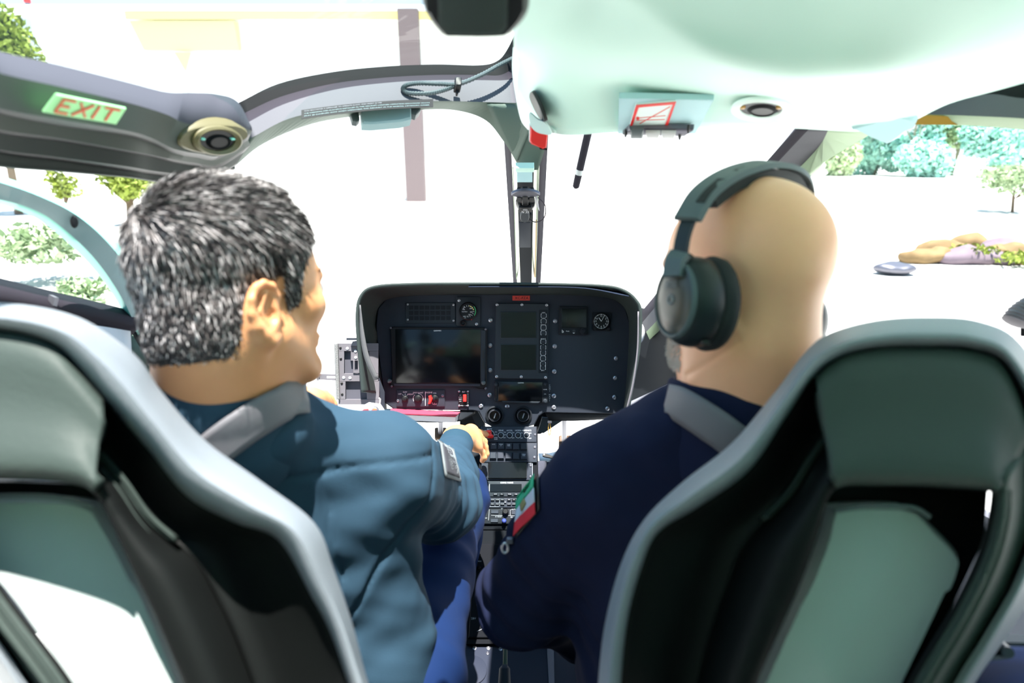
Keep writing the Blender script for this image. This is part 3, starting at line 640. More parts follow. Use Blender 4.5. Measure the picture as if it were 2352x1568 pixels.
# door skin below the sill (outside of the seat)
dsk = sheet('wall_left', [[(-300, 700, 0.76), (-60, 720, 0.83), (200, 745, 0.98), (300, 760, 1.06)], [(-300, 1500, 0.80), (-60, 1500, 0.88), (200, 1400, 1.05), (330, 1300, 1.15)]], 'white_paint', k=5, thick=0.01)
tag(dsk, kind='structure')
# right footwell wall and sill
rw = sheet('wall_right', [[(1440, 700, 2.2), (1500, 715, 2.05), (1560, 745, 1.8), (1640, 800, 1.55)], [(1440, 925, 2.15), (1500, 898, 2.0), (1560, 872, 1.8), (1640, 860, 1.6)],
                          [(1440, 960, 2.05), (1500, 950, 1.85), (1570, 952, 1.65), (1660, 960, 1.4)]], ['wall_dark', 'rail'], k=5, kr=4, fm=[0, 1], thick=0.01)
tag(rw, kind='structure')
LRw = Plane(P(1450, 930, 2.1), P(1570, 940, 1.7), P(1570, 872, 1.79))
mb = MB(); mb.plate([(1535, 912), (1600, 885), (1600, 915), (1560, 922)], LRw, 0.0, 0.02, 0.005, 3); mb.build('arm_pod', 'rail', rw)
hb = thing('ring_bracket', 'white ring bracket beside the right edge of the instrument panel', 'bracket', P(1472, 765, 1.9))
LHb = Plane(P(1460, 740, 1.9), P(1480, 740, 1.88), P(1470, 790, 1.9))
mb = MB(); mb.lathe(LHb, 1466, 764, [(10, 0), (17, 0), (18, 0.01), (14, 0.016), (9, 0.01), (9, 0)], 24, 0.9, 1.5, False); mb.build('ring', 'white_paint', hb)
# right door lower: grey cushion-like corner at the right edge
# --- glass
def pane(name, rows, m='glass_clear'):
    o = sheet(name, rows, m, k=5, kr=3); tag(o, kind='structure'); return o
pane('window_1', [[(-300, -200, 0.62), (200, -200, 0.80), (700, -200, 0.95), (1250, -200, 1.0)], [(-250, 60, 0.50), (290, 195, 0.78), (800, 90, 1.05), (1190, 70, 1.2)], [(-200, 90, 0.5), (400, 225, 0.86), (800, 175, 1.19), (1160, 165, 1.33)]], 'glass_roof')
pane('window_2', [[(560, 330, 1.14), (750, 262, 1.2), (950, 245, 1.3), (1170, 260, 1.36)], [(500, 600, 1.5), (700, 600, 1.8), (950, 600, 2.0), (1185, 600, 2.05)], [(500, 900, 1.7), (700, 950, 2.1), (950, 950, 2.4), (1190, 950, 2.5)]])
pane('window_3', [[(1235, 280, 1.36), (1450, 270, 1.3), (1650, 265, 1.2), (1850, 285, 1.1)], [(1232, 600, 2.05), (1350, 600, 2.1), (1450, 600, 2.0), (1570, 600, 1.78)], [(1228, 950, 2.5), (1300, 950, 2.5), (1400, 950, 2.4), (1470, 900, 2.25)]])
pane('window_4', [[(-260, 260, 0.585), (100, 385, 0.79), (350, 412, 0.95), (540, 385, 1.11)], [(-260, 590, 0.79), (100, 662, 0.955), (250, 700, 1.06), (330, 720, 1.13)]])
pane('window_5', [[(1900, 340, 1.16), (2100, 280, 1.05), (2352, 295, 0.92), (2500, 310, 0.84)], [(1640, 700, 1.75), (1900, 720, 1.45), (2250, 760, 1.2), (2500, 800, 1.05)]])

# ==================================================================================== INSTRUMENT PANEL
PD = 1.75
PN = Plane(P(900, 800, PD), P(1300, 800, PD), P(1176, 700, PD))
ip = thing('instrument_panel', 'dark helicopter instrument panel with screens and dials in front of both men', 'instrument panel', PN(1176, 960, -0.05))
face = [(864, 745), (868, 708), (890, 682), (960, 676), (1300, 675), (1400, 680), (1434, 700), (1446, 740), (1446, 800), (1441, 900), (1435, 948), (1420, 950), (1250, 947), (1238, 955), (1228, 975), (1205, 982), (1130, 980), (1112, 970), (1100, 945), (1085, 942), (905, 940), (884, 925), (878, 880), (868, 800)]
mb = MB(); mb.plate(face, PN, -0.02, 0.0, 0.002, 1.5); mb.build('panel_face', 'panel', ip)
# hood : loft from the face out towards the viewer
ho = [(836, 900), (833, 860), (826, 780), (824, 720), (832, 682), (862, 662), (950, 656), (1080, 655), (1250, 656), (1380, 660), (1430, 670), (1458, 692), (1468, 720), (1464, 800), (1450, 880), (1438, 948)]
hi_ = [(884, 905), (880, 862), (872, 800), (868, 745), (878, 708), (905, 690), (970, 683), (1080, 681), (1240, 681), (1350, 684), (1402, 690), (1428, 708), (1440, 740), (1440, 800), (1436, 880), (1430, 946)]
hm = [(860, 902), (853, 860), (838, 785), (832, 722), (842, 686), (868, 668), (955, 661), (1080, 659), (1250, 660), (1376, 664), (1425, 676), (1450, 698), (1459, 724), (1456, 800), (1446, 880), (1434, 947)]
sheet('glareshield', [[(x, y, PD+0.02) for x, y in hi_], [(x, y, PD-0.08) for x, y in hm], [(x, y, PD-0.15) for x, y in ho]], 'hood', ip, k=6, kr=3, thick=0.008)
# pale trim edge on both lower sides, and top lip
edL = [(827, 765), (832, 800), (846, 850), (862, 872)]; edR = [(1467, 735), (1463, 800), (1450, 880), (1440, 940)]
sheet('edge_trim', [[(825, 700, PD-.152), (827, 765, PD-.152), (836, 820, PD-.152), (859, 874, PD-.152)], [(827, 700, PD-.158), (836, 765, PD-.158), (848, 820, PD-.158), (870, 870, PD-.158)]], 'hood_edge', ip, k=6, thick=0.002)
sheet('edge_trim', [[(1468, 715, PD-.152), (1467, 800, PD-.152), (1457, 880, PD-.152), (1441, 946, PD-.152)], [(1466, 715, PD-.158), (1464, 800, PD-.158), (1453, 880, PD-.158), (1438, 943, PD-.158)]], 'mount', ip, k=6, thick=0.002)
sheet('top_lip', [[(1078, 653, PD-.12), (1200, 654, PD-.12), (1340, 657, PD-.12), (1440, 672, PD-.12)], [(1076, 658, PD-.155), (1200, 658, PD-.155), (1340, 661, PD-.155), (1445, 680, PD-.155)]], 'lip_blue', ip, k=6, thick=0.002)
mb = MB(); mb.plate([(858, 868), (872, 866), (876, 905), (884, 912), (886, 960), (866, 960), (850, 948), (850, 905)], PN, -0.02, 0.03, 0.003, 2); mb.build('side_foot', 'panel_dark', ip)
for q in ((853, 881), (876, 881), (853, 906), (876, 906)): rivet(PN.__call__ and (lambda x, y, h=0: PN(x, y, h+0.03)), *q, 4.2, 'screw', 'chrome_strip', ip)
mb = MB(); mb.plate([(1432, 938), (1444, 934), (1442, 950), (1434, 954)], PN, 0.0, 0.11); mb.build('side_foot', 'panel_dark', ip)
# panel fasteners
scr0 = rivet(PN, 1127, 735, 5.2, 'screw', 'steel', ip, 16, 0.004)
def cp_at(src, par, p0, p1, name=None):
    o = src.copy(); COL.objects.link(o); o.parent = par; o.location = Vector(src.location)+(p1-p0); return o
for q in ((1126, 793), (1126, 850), (1125, 907), (1275, 737), (1274, 795), (1273, 853), (1272, 909), (1272, 935), (1105, 932), (1165, 933), (1415, 823), (1413, 868), (1411, 912), (1395, 938)):
    cp_at(scr0, ip, PN(1127, 735), PN(*q))
# tag XC-FZA
t_ = MB(); t_.plate(rr(1177, 679, 1217, 690), PN, 0.0, 0.002); tg = t_.build('registration_tag', 'red_tag', ip)
t_ = MB(); t_.text(PN, 1198, 684.6, 8.8, 'XC-FZA', 0.0024); t_.build('lettering', 'black', tg)
# annunciator plate (upper left)
mb = MB(); mb.plate(rr(932, 695, 1046, 742), PN, 0, 0.004, 0.001, 1); an = mb.build('annunciator_plate', 'bezel', ip)
mb = MB()
for r in range(3):
    for c in range(8): mb.plate(rr(940+12.2*c, 702+12*r, 949.5+12.2*c, 711+12*r, 1), PN, 0.004, 0.0052)
mb.build('legend_lights', 'panel_dark', an)
for q in ((937, 699), (937, 734), (1042, 700), (1042, 736)): rivet(lambda x, y, h=0: PN(x, y, h+.004), *q, 2.6, 'screw', 'steel', an)
# torque gauge
mb = MB(); mb.plate([(1050, 681), (1100, 682), (1103, 685), (1103, 746), (1100, 749), (1050, 748), (1048, 745), (1048, 684)], PN, 0, 0.006, 0.001, 1); ga = mb.build('round_gauge', 'bezel', ip)
H = lambda k: (lambda x, y, h=0: PN(x, y, h+k))
mb = MB(); mb.lathe(H(.006), 1076, 715, [(21, 0), (21, 0.006), (18.5, 0.009), (18, 0.006), (0.5, 0.006)], 36); mb.build('dial', 'bezel_black', ga)
mb = MB(); mb.lathe(H(.006), 1064, 742, [(7, 0), (7, 0.006), (5, 0.008), (3, 0.004)], 20); mb.build('knob', 'bezel_black', ga)
def arc(mb, L, cx, cy, r, a0, a1, w, h, n=14):
    for k in range(n):
        a = math.radians(a0+(a1-a0)*k/n); b_ = math.radians(a0+(a1-a0)*(k+1)/n)
        mb.plate([(cx+(r-w/2)*math.cos(a), cy+(r-w/2)*math.sin(a)), (cx+(r+w/2)*math.cos(a), cy+(r+w/2)*math.sin(a)), (cx+(r+w/2)*math.cos(b_), cy+(r+w/2)*math.sin(b_)), (cx+(r-w/2)*math.cos(b_), cy+(r-w/2)*math.sin(b_))], L, h, h+.0004)
mb = MB(); arc(mb, PN, 1076, 715, 12.5, -80, -10, 1.3, .0125); mb.build('yellow_arc', 'yellow_ink', ga)
mb = MB(); arc(mb, PN, 1076, 715, 17.0, -40, 35, 1.3, .0125); mb.build('green_arc', 'green_ink', ga)
mb = MB(); mb.text(PN, 1067, 706, 4, '50', .0125); mb.text(PN, 1066, 711, 4, 'kPa', .0125); mb.text(PN, 1068, 716, 3.6, 'fuel flow', .0125); mb.text(PN, 1082, 709, 4, '300', .0125); mb.text(PN, 1083, 717, 4, '400', .0125); mb.text(PN, 1079, 723, 4, '100', .0125); mb.text(PN, 1070, 727, 4, 'NG / 1', .0125); mb.text(PN, 1069, 730.5, 3, 'NO', .0125)
for k_ in range(12):
    a = math.radians(-150+22*k_); mb.line(PN, (1076+10.5*math.cos(a), 715+10.5*math.sin(a)), (1076+14*math.cos(a), 715+14*math.sin(a)), .7, .0125, .0129)
mb.build('lettering', 'white_ink', ga)
mb = MB(); mb.line(PN, (1082, 732), (1084, 735), 1.6, .0125, .0129); mb.build('red_mark', 'red', ga)
for q in ((1055, 690), (1095, 744)): rivet(H(.006), *q, 3.6, 'screw', 'steel', ga)
# big display
mb = MB(); mb.plate([(898, 752), (905, 750), (1114, 752), (1120, 757), (1118, 885), (1112, 892), (1100, 892), (1090, 887), (915, 883), (906, 887), (897, 884), (902, 870)], PN, 0, 0.012, 0.002, 1.5); bd = mb.build('main_display', 'bezel_black', ip)
mb = MB(); mb.plate([(910, 756), (1105, 757), (1104, 879), (911, 879)], PN, 0.012, 0.0135, 0.0005, 0.6); mb.build('screen', 'screen', bd)
mb = MB(); mb.text(PN, 1006, 759.6, 4.6, 'GARMIN', .0140); mb.build('lettering', 'white_ink', bd)
mb = MB(); mb.plate([(1105, 757), (1116, 759), (1114, 880), (1105, 879)], PN, 0.012, 0.014, .001, .8); mb.build('key_strip', 'bezel', bd)
mb = MB(); mb.plate([(907, 880), (1103, 881), (1103, 886), (907, 885)], PN, 0.010, 0.014); mb.build('lower_bar', 'panel', bd)
for (a, b_) in ((803, 822), (827, 846)):
    mb = MB(); mb.plate(rr(1109, a, 1112, b_, .5), PN, 0.014, 0.0155); mb.build('card_slot', 'black', bd)
for q in ((899, 753), (1116, 756), (1111, 768), (1112, 783), (1116, 891), (901, 886), (1111, 851)): rivet(H(.012), *q, 2.6, 'screw', 'steel_dark', bd)
for q in ((897, 874), (1111, 878)):
    mb = MB(); mb.lathe(H(.012), *q, [(5, 0), (4.6, .01), (3.2, .011), (3, .016), (1, .017)], 16); mb.build('knob', 'headset_grey', bd)
# lower-left switch plate
mb = MB(); mb.plate(rr(911, 895, 1022, 934, 2), PN, 0, 0.004, 0.001, 1); sw = mb.build('lighting_switch_plate', 'panel', ip)
for (x, r) in ((931, 7.5), (961, 9)):
    mb = MB(); mb.lathe(H(.004), x, 915, [(r, 0), (r, 0.004), (r*.7, 0.006), (r*.65, 0.013), (r*.4, .014)], 20); mb.build('rotary_knob', 'bezel_black', sw)
mb = MB(); mb.lathe(H(.004), 999, 915, [(9, 0), (9, 0.004), (6, 0.007), (3, .018), (2, .02)], 20); mb.build('toggle_switch', 'bezel_black', sw)
mb = MB(); mb.plate([(986, 908), (992, 906), (994, 918), (990, 926), (985, 926), (987, 918)], PN, .004, .02, .002, 1); mb.plate([(992, 911), (1000, 914), (992, 917)], PN, .004, .017); tag(mb.build('switch_guard', 'red', sw), 'red switch guard')
mb = MB()
for x, y, s_, st in ((919, 904.5, 4.6, 'OFF'), (931, 900, 4.6, 'DAY'), (944, 905, 4.6, 'NIGHT'), (961, 901.5, 4.4, 'SYST-B-INST'), (985.5, 901, 4.6, 'ENGINE'), (999, 902.5, 4.6, 'ON'), (1000, 928, 4.6, 'OFF')): mb.text(PN, x, y, s_, st, .0045)
mb.line(PN, (977.5, 899), (977.5, 931), .9, .004, .0046); arc(mb, PN, 961, 915, 11.5, -90, 20, .8, .004); arc(mb, PN, 961, 915, 11.5, 150, 230, .8, .004)
for a, b_ in (((925, 905), (928, 909)), ((931, 903), (931, 907)), ((937, 905), (934, 909))): mb.line(PN, a, b_, .8, .004, .0046)
arc(mb, PN, 995.5, 925, 2.6, 0, 360, .7, .004)
mb.build('lettering', 'white_ink', sw)
for q in ((914.5, 920), (1017, 908)): rivet(H(.004), *q, 3.4, 'screw', 'steel_dark', sw)
# ELT switch
mb = MB(); mb.plate(rr(1053, 896, 1077, 933, 1), PN, 0, 0.004, .001, 1); elt = mb.build('beacon_switch_plate', 'bezel_black', ip)
mb = MB(); mb.plate(rr(1064, 905, 1072, 922, 1), PN, .004, .011, .002, 1); tag(mb.build('rocker_switch', 'red', elt), 'red rocker switch')
mb = MB(); mb.text(PN, 1065.5, 899.5, 4.6, 'ELT', .0045); mb.text(PN, 1065, 931, 2.6, 'ARTEX 77900', .0045)
for k_, st in enumerate(('ON', 'ARMED', 'RESET', 'TEST')): mb.text(PN, 1057.5, 907+4.6*k_, 2.6, st, .0045)
for k_ in range(11): mb.line(PN, (1074, 903+2.2*k_), (1076, 903+2.2*k_), .7, .004, .0046)
mb.build('lettering', 'white_ink', elt)
for q in ((1055, 898), (1075, 898.5), (1055, 931), (1075, 931)): rivet(H(.004), *q, 2.4, 'screw', 'steel', elt)
# centre engine display (two screens)
mb = MB(); mb.plate([(1139, 697), (1260, 698), (1258, 870), (1136, 868)], PN, 0, 0.014, 0.002, 1.2); ed = mb.build('engine_display', 'bezel', ip)
for (y0, y1) in ((716, 777), (790, 850)):
    mb = MB(); mb.plate(rr(1149, y0, 1232, y1, 1), PN, .0135, .0155, .0006, .8); f_ = mb.build('screen_frame', 'bezel', ed)
    mb = MB(); mb.plate(rr(1151, y0+1.6, 1230.5, y1-1.6), H(0), .0155, .0160); mb.build('screen', 'screen_dull', ed)
mb = MB(); mb.plate([(1238, 712), (1257, 712), (1255.5, 856), (1236.5, 856)], PN, .0135, .0148); mb.build('key_strip', 'panel_dark', ed)
mb = MB()
ys = [725, 738, 752.5, 765, 784.5, 797.5, 809.5, 822.5, 835, 844]
lab = ['OFF1', 'OFF2', 'SCROLL', 'RESET', 'SELECT', '+', '-', 'ENTER', 'BRT+', '']
for k_, (y, st) in enumerate(zip(ys, lab)):
    x = 1248-0.012*(y-725)
    for sx in (-1, 1):
        mb.line(PN, (x+6*sx, y-4), (x+6*sx, y+4), .7, .0148, .0153)
        mb.line(PN, (x+6*sx, y-4), (x+4*sx, y-4), .6, .0148, .0153); mb.line(PN, (x+6*sx, y+4), (x+4*sx, y+4), .6, .0148, .0153)
    if st: mb.text(PN, x, y-6.2, 3.7, st, .0153)
mb.text(PN, 1246.5, 850, 3.7, 'BRT-', .0153)
mb.build('lettering', 'white_ink', ed)
for k_, y in enumerate(ys):
    mb = MB(); x = 1248-0.012*(y-725); mb.plate(rr(x-4, y-3.2, x+4, y+3.2, .8), PN, .0148, .0166, .0006, .6); mb.build('push_button', 'bezel', ed)
for q in ((1142, 700), (1198.5, 700), (1255, 701), (1141, 864), (1197, 864.5), (1252.5, 866)): rivet(H(.014), *q, 3.4, 'screw', 'steel', ed)
# GPS navigator
mb = MB(); mb.plate([(1136, 874), (1258, 876), (1259, 879), (1257, 924), (1137, 921), (1135, 918)], PN, 0, 0.012, .002, 1.2); gp = mb.build('navigator_display', 'panel_dark', ip)
mb = MB(); mb.plate([(1145, 875.5), (1246, 877), (1245, 922), (1144, 920)], PN, .012, .0138, .0006, .8); mb.build('screen', 'screen', gp)
mb = MB(); mb.text(PN, 1196, 878.3, 3.6, 'GARMIN', .0142); mb.text(PN, 1251.5, 893.5, 3.0, 'HOME', .0125); mb.text(PN, 1251.5, 904, 3.0, 'DIR', .0125)
for k_, ch in enumerate('COM1 NAV1'): mb.text(PN, 1262.5, 884.5+4.4*k_, 4.6, ch, .0006)
mb.build('lettering', 'white_ink', gp)
mb = MB(); mb.plate([(1152, 919), (1240, 921), (1236, 924.5), (1156, 923)], PN, .012, .0155, .001, .6); mb.build('hand_rest', 'bezel', gp)
for q, r in (((1139.5, 882), 4), ((1251.5, 919.5), 5), ((1251.5, 881.5), 2.5)):
    mb = MB(); mb.lathe(H(.012), *q, [(r, 0), (r*.95, .008), (r*.6, .009), (r*.55, .014), (.5, .014)], 16); mb.build('knob', 'bezel', gp)
mb = MB(); mb.plate(rr(1138, 892, 1141.5, 914, .5), PN, .012, .0135); mb.build('card_slot', 'black', gp)
# radar altimeter style screen, right
mb = MB(); mb.plate([(1284, 704), (1349, 704), (1350, 768), (1283, 768)], PN, 0, 0.010, .002, 1.5); ra = mb.build('standby_display', 'panel_dark', ip)
mb = MB(); mb.plate(rr(1289, 709, 1346, 753, 1), PN, .010, .0115, .0005, .7); mb.build('screen', 'screen_dull', ra)
mb = MB(); mb.lathe(H(.01), 1338, 760.5, [(8, 0), (7.5, .009), (5, .010), (4, .014), (1, .014)], 20); mb.build('knob', 'panel_dark', ra)
mb = MB(); mb.text(PN, 1292, 761, 10, 'b', .0105); mb.text(PN, 1303, 760.5, 3.4, 'Mode', .0105); mb.plate([(1314, 764), (1320, 764), (1317, 766)], PN, .010, .0106); mb.build('lettering', 'white_ink', ra)
mb = MB(); mb.plate(rr(1314, 757, 1321, 762, 1), PN, .010, .012); mb.build('push_button', 'bezel', ra)
# clock
mb = MB(); mb.plate([(1362, 716), (1402, 717), (1404, 720), (1403, 757), (1400, 760), (1362, 759), (1359, 756), (1360, 719)], PN, 0, 0.003); ck = mb.build('clock', 'panel_dark', ip)
mb = MB(); mb.lathe(H(.003), 1380, 738, [(20, 0), (20, .004), (18.5, .006), (18, .004), (.5, .004)], 36); mb.build('dial', 'bezel_black', ck)
mb = MB()
for k_ in range(60):
    a = math.radians(6*k_); r0 = 15.2 if k_ % 5 else 14.6; mb.line(PN, (1380+r0*math.cos(a), 738+r0*math.sin(a)), (1380+17*math.cos(a), 738+17*math.sin(a)), .5 if k_ % 5 else 1.1, .0075, .0079)
for n_ in (12, 2, 3, 4, 5, 6, 7, 8, 9, 10):
    a = math.radians(30*n_-90); mb.text(PN, 1380+12*math.cos(a), 738+12*math.sin(a), 5.6, str(n_), .0078)
mb.line(PN, (1380, 738), (1374.5, 729.5), 1.4, .0085, .009); mb.line(PN, (1380, 738), (1387, 725), 1.0, .0092, .0096)
mb.build('hands_and_numerals', 'white_ink', ck)
for q in ((1366, 755), (1398, 756)):
    mb = MB(); mb.lathe(H(.003), *q, [(4, 0), (3.6, .006), (1, .007)], 14); mb.build('knob', 'bezel_black', ck)
# twin lower vents
for cxv in (1136, 1201):
    mb = MB(); mb.lathe(PN, cxv, 953, [(21, 0), (21, 0.004), (18, 0.007), (15, 0.002), (13, 0.012), (12.3, 0.02), (11, 0.02), (10.5, 0.006)], 32, close=False); vn = mb.build('eyeball_vent', 'panel_dark', ip)
    mb = MB(); mb.lathe(PN, cxv, 953, [(11.5, .019), (12.6, .0205), (13.2, .0195)], 32, close=False); mb.build('rim', 'steel_dark', vn)
    mb = MB(); mb.lathe(PN, cxv, 953, [(11, .006), (.5, .006)], 24, close=False); mb.build('throat', 'black', vn)
    mb = MB(); mb.line(PN, (cxv+3, 948), (cxv-1, 959), 2.2, .006, .013); mb.build('vane', 'grey_ink', vn)
mb = MB(); mb.plate([(1052, 942), (1112, 942), (1112, 1018), (1052, 1018)], PN, -0.075, -0.065); mb.build('console_web', 'panel_dark', ip)
mb = MB(); mb.plate([(1228, 946), (1310, 950), (1302, 968), (1244, 1004), (1228, 1004)], PN, -0.075, -0.065); mb.build('console_web', 'panel_dark', ip)
# underside shelf on both sides
UN = Plane(P(900, 945, 1.80), P(1090, 945, 1.80), P(1000, 962, 1.66))
sheet('lower_shelf', [[(888, 938, 1.76), (980, 942, 1.76), (1092, 944, 1.76)], [(896, 958, 1.70), (980, 964, 1.70), (1060, 962, 1.72)]], 'panel_dark', ip, k=4, thick=0.008)
sheet('lower_shelf', [[(1252, 948, 1.76), (1330, 950, 1.76), (1432, 952, 1.76)], [(1262, 966, 1.78), (1330, 966, 1.78), (1400, 962, 1.78)]], 'panel_dark', ip, k=4, thick=0.008)
mb = MB(); mb.plate([(1076, 944), (1094, 944), (1112, 975), (1104, 1012), (1098, 1012), (1090, 975)], PN, -0.06, -0.03); mb.build('console_web', 'bezel', ip)
mb = MB(); mb.plate([(1247, 962), (1298, 966), (1250, 998), (1236, 996)], PN, -0.06, -0.03); mb.build('console_web', 'bezel', ip)

# red book
bk = thing('red_book', 'red covered logbook lying on the shelf under the left end of the instrument panel', 'book', P(975, 960, 1.68))
def slab(pts, d_up):
    vs = [P(*p) for p in pts]+[P(*p)+Vector((0, 0, d_up)) for p in pts]
    return vs, [(0, 1, 2, 3), (7, 6, 5, 4), (0, 4, 5, 1), (1, 5, 6, 2), (2, 6, 7, 3), (3, 7, 4, 0)]
fp = [(900, 964, 1.66), (1046, 970, 1.66), (1056, 960, 1.76), (905, 952, 1.76)]
mb = MB(); mb.add(*slab(fp, 0.016)); mb.build('pages', 'paper', bk, smooth=False)
vs = [P(*p)+Vector((0, 0, 0.016)) for p in [(893, 963, 1.655), (1048, 969, 1.655), (1058, 959, 1.765), (900, 951, 1.765)]]; vs += [v+Vector((0, 0, .003)) for v in vs]
mb = MB(); mb.add(vs, slab(fp, .01)[1]); mb.build('cover', 'book_red', bk, smooth=False)

# ==================================================================================== CONSOLE
CN = Plane(P(1110, 985, 1.69), P(1232, 985, 1.69), P(1170, 1200, 1.585))
co = thing('centre_console', 'dark radio and switch console between the two seats below the panel', 'console', FL(1170, 1480, 0))
mb = MB()
body = [(1102, 978), (1235, 978), (1238, 1215), (1096, 1215)]
mb.plate(body, CN, -0.10, -0.004); mb.build('console_body', 'console_matte', co, sharp=30)
def unit(name, x0, y0, x1, y1, m='panel', h=0.004):
    mb = MB(); mb.plate(rr(x0, y0, x1, y1, 1), CN, -0.004, h, .001, 1); return mb.build(name, m, co)
K = lambda k: (lambda x, y, h=0: CN(x, y, h+k))
u1 = unit('power_switch_unit', 1104, 980, 1232, 1016)
for x, st in ((1150, 'GENE'), (1170.5, 'A/COL'), (1190, 'HORN'), (1209, 'AVIONICS')):
    mb = MB(); y = 1000; mb.lathe(K(.004), x, y, [(4.6, 0), (4.6, .003), (2.2, .005), (1.8, .006)], 14); mb.tube([CN(x, y, .005), CN(x, y+2.5, .022)], [.0018, .0028], 8); mb.build('toggle_switch', 'bezel', u1)
mb = MB()
for x, st in ((1124.5, 'BATT'), (1150.5, 'GENE'), (1170.5, 'A/COL'), (1190, 'HORN'), (1209.5, 'AVIONICS')):
    mb.text(CN, x, 989.5 if x > 1130 else 986.5, 4.8, st, .0045)
    if x > 1130: arc(mb, CN, x, 1000, 6.4, 0, 360, .7, .0041, 20)
for x, y, st in ((1139, 993, 'ON'), (1139, 999, 'OFF'), (1139, 1006, 'EMER'), (1139, 1009.5, 'SHED'), (1159.5, 993.5, 'ON'), (1159.5, 999.5, 'OFF'), (1159, 1006, 'RST'), (1178.5, 994.5, 'ON'), (1178.5, 1006.5, 'OFF'), (1198, 995, 'ON'), (1198, 1007, 'OFF'), (1217.5, 995.5, 'ON'), (1217.5, 1007.5, 'OFF')):
    mb.text(CN, x, y, 3.4, st, .0045)
arc(mb, CN, 1126, 998, 9, -90, 90, .7, .0041, 10); mb.line(CN, (1113, 989), (1126, 989), .7, .004, .0045); mb.line(CN, (1113, 989), (1113, 1007), .7, .004, .0045); mb.line(CN, (1113, 1007), (1127, 1007), .7, .004, .0045)
mb.build('lettering', 'white_ink', u1)
mb = MB(); mb.plate([(1116, 993), (1121, 991), (1129, 992), (1130, 1002), (1134, 1005), (1130, 1008), (1122, 1007), (1116, 1004)], CN, .004, .022, .004, 1.5); mb.lathe(K(.022), 1124, 997, [(3.5, 0), (3, .006), (1, .007)], 12); tag(mb.build('battery_switch_guard', 'red', u1), 'red guarded battery switch')
mb = MB(); mb.lathe(K(.004), 1129, 998, [(4, 0), (4, .006), (2, .010)], 12); mb.build('toggle_switch', 'bezel_black', u1)
rivet(K(.004), 1229, 999, 2.8, 'screw', 'steel_dark', u1)
u2 = unit('push_button_unit', 1104, 1017.5, 1233, 1062, 'panel')
btn = [(1116, 1026), (1134, 1026), (1151, 1026), (1168.5, 1026.5), (1185, 1027), (1203, 1027), (1110, 1048), (1132.5, 1048), (1150, 1048), (1168, 1048.5), (1185, 1049), (1203, 1049)]
txt = ['FUEL\nPUMP', 'AVCS', 'HAND\nLT', 'FUEL\nPRES', '', '', '', '', '', '', '', 'CRNK\nCHG']
for k_, (x, y) in enumerate(btn):
    w = 7.2; mb = MB(); mb.plate([(x-w, y-7.5), (x+w, y-7.5), (x+w+.3, y+7.5), (x-w-.2, y+7.5)], CN, .004, .012, .002, 1.4)
    b1 = mb.build('push_button', 'rail' if k_ == 5 else 'panel', u2)
    if k_ == 5: M_ = b1.data.materials; M_[0] = M['bezel']
mb = MB()
for (x, y), st in zip(btn, txt):
    for i_, s_ in enumerate(st.split('\n')):
        if s_: mb.text(CN, x, y-3.2+2.9*i_, 3.0, s_, .0124)
mb.build('lettering', 'white_ink', u2)
for q in ((1228.5, 1028), (1227.5, 1051)): rivet(K(.004), *q, 3.2, 'screw', 'steel_dark', u2)
u3 = unit('audio_display_unit', 1106, 1063.5, 1224, 1103, 'panel', .003)
mb = MB(); mb.plate(rr(1121, 1062.5, 1210, 1100, 4), CN, .003, .009, .002, 1.2); mb.build('screen', 'screen', u3)
mb = MB(); mb.text(CN, 1217, 1064.5, 3.2, 'PWR', .0035); mb.line(CN, (1223, 1065), (1223, 1103), .7, .003, .0035); mb.build('lettering', 'grey_ink', u3)
for q in ((1219, 1070), (1218.5, 1095)): rivet(K(.003), *q, 3, 'screw', 'steel_dark', u3)
u4 = unit('radio_unit', 1118, 1105, 1226, 1141, 'bezel', .003)
mb = MB(); mb.plate(rr(1126, 1112, 1198, 1130, 1), CN, .003, .0045); mb.build('screen', 'screen', u4)
mb = MB(); mb.text(CN, 1164, 1109, 4.8, 'COM2 / NAV2', .0035); mb.text(CN, 1206, 1123, 5, '< >', .0035); mb.line(CN, (1124.5, 1112), (1124, 1128), .8, .003, .0035)
mb.build('lettering', 'white_ink', u4)
mb = MB()
for x, st in ((1138, 'XMIT'), (1152.5, 'TX'), (1170.5, 'TUNE'), (1185, 'OLB'), (1200, 'PWR')): mb.plate(rr(x-5, 1133, x+5, 1138, 1), CN, .003, .006, .001, .6)
mb.build('key', 'panel_dark', u4)
mb = MB()
for x, st in ((1138, 'XMIT'), (1152.5, 'TX'), (1170.5, 'TUNE'), (1185, 'OLB')): mb.text(CN, x, 1135.5, 3, st, .0065)
mb.build('lettering', 'grey_ink', u4)
u5 = unit('audio_selector_unit', 1100, 1143, 1226, 1166, 'panel', .003)
mb = MB(); tx = MB()
for r_, y in enumerate((1148, 1158)):
    for k_, st in enumerate((('COM1', 'COM2', 'COM3', 'NAV1', 'ADF', 'LR', 'MKR'), ('MIC1', 'MIC2', 'MIC3', 'MODE', 'PILOT', 'COPLT', 'PASS'))[r_]):
        x = 1120+11.3*k_+(4 if k_ > 3 else 0); mb.plate(rr(x-4.4, y-2.8, x+4.4, y+2.8, .8), CN, .003, .0065, .001, .6); tx.text(CN, x, y, 2.7, st, .007)
mb.build('key', 'panel_dark', u5)
tx.line(CN, (1115, 1163.5), (1146, 1163.5), .7, .003, .0035); tx.line(CN, (1147, 1145), (1147, 1163), .5, .003, .0035); tx.build('lettering', 'grey_ink', u5)
mb = MB(); mb.lathe(K(.003), 1160.5, 1154, [(2, 0), (2, .003), (1, .004)], 10); mb.build('light_sensor', 'steel', u5)
u6 = unit('climate_unit', 1100, 1168, 1228, 1203, 'panel_dark', .003)
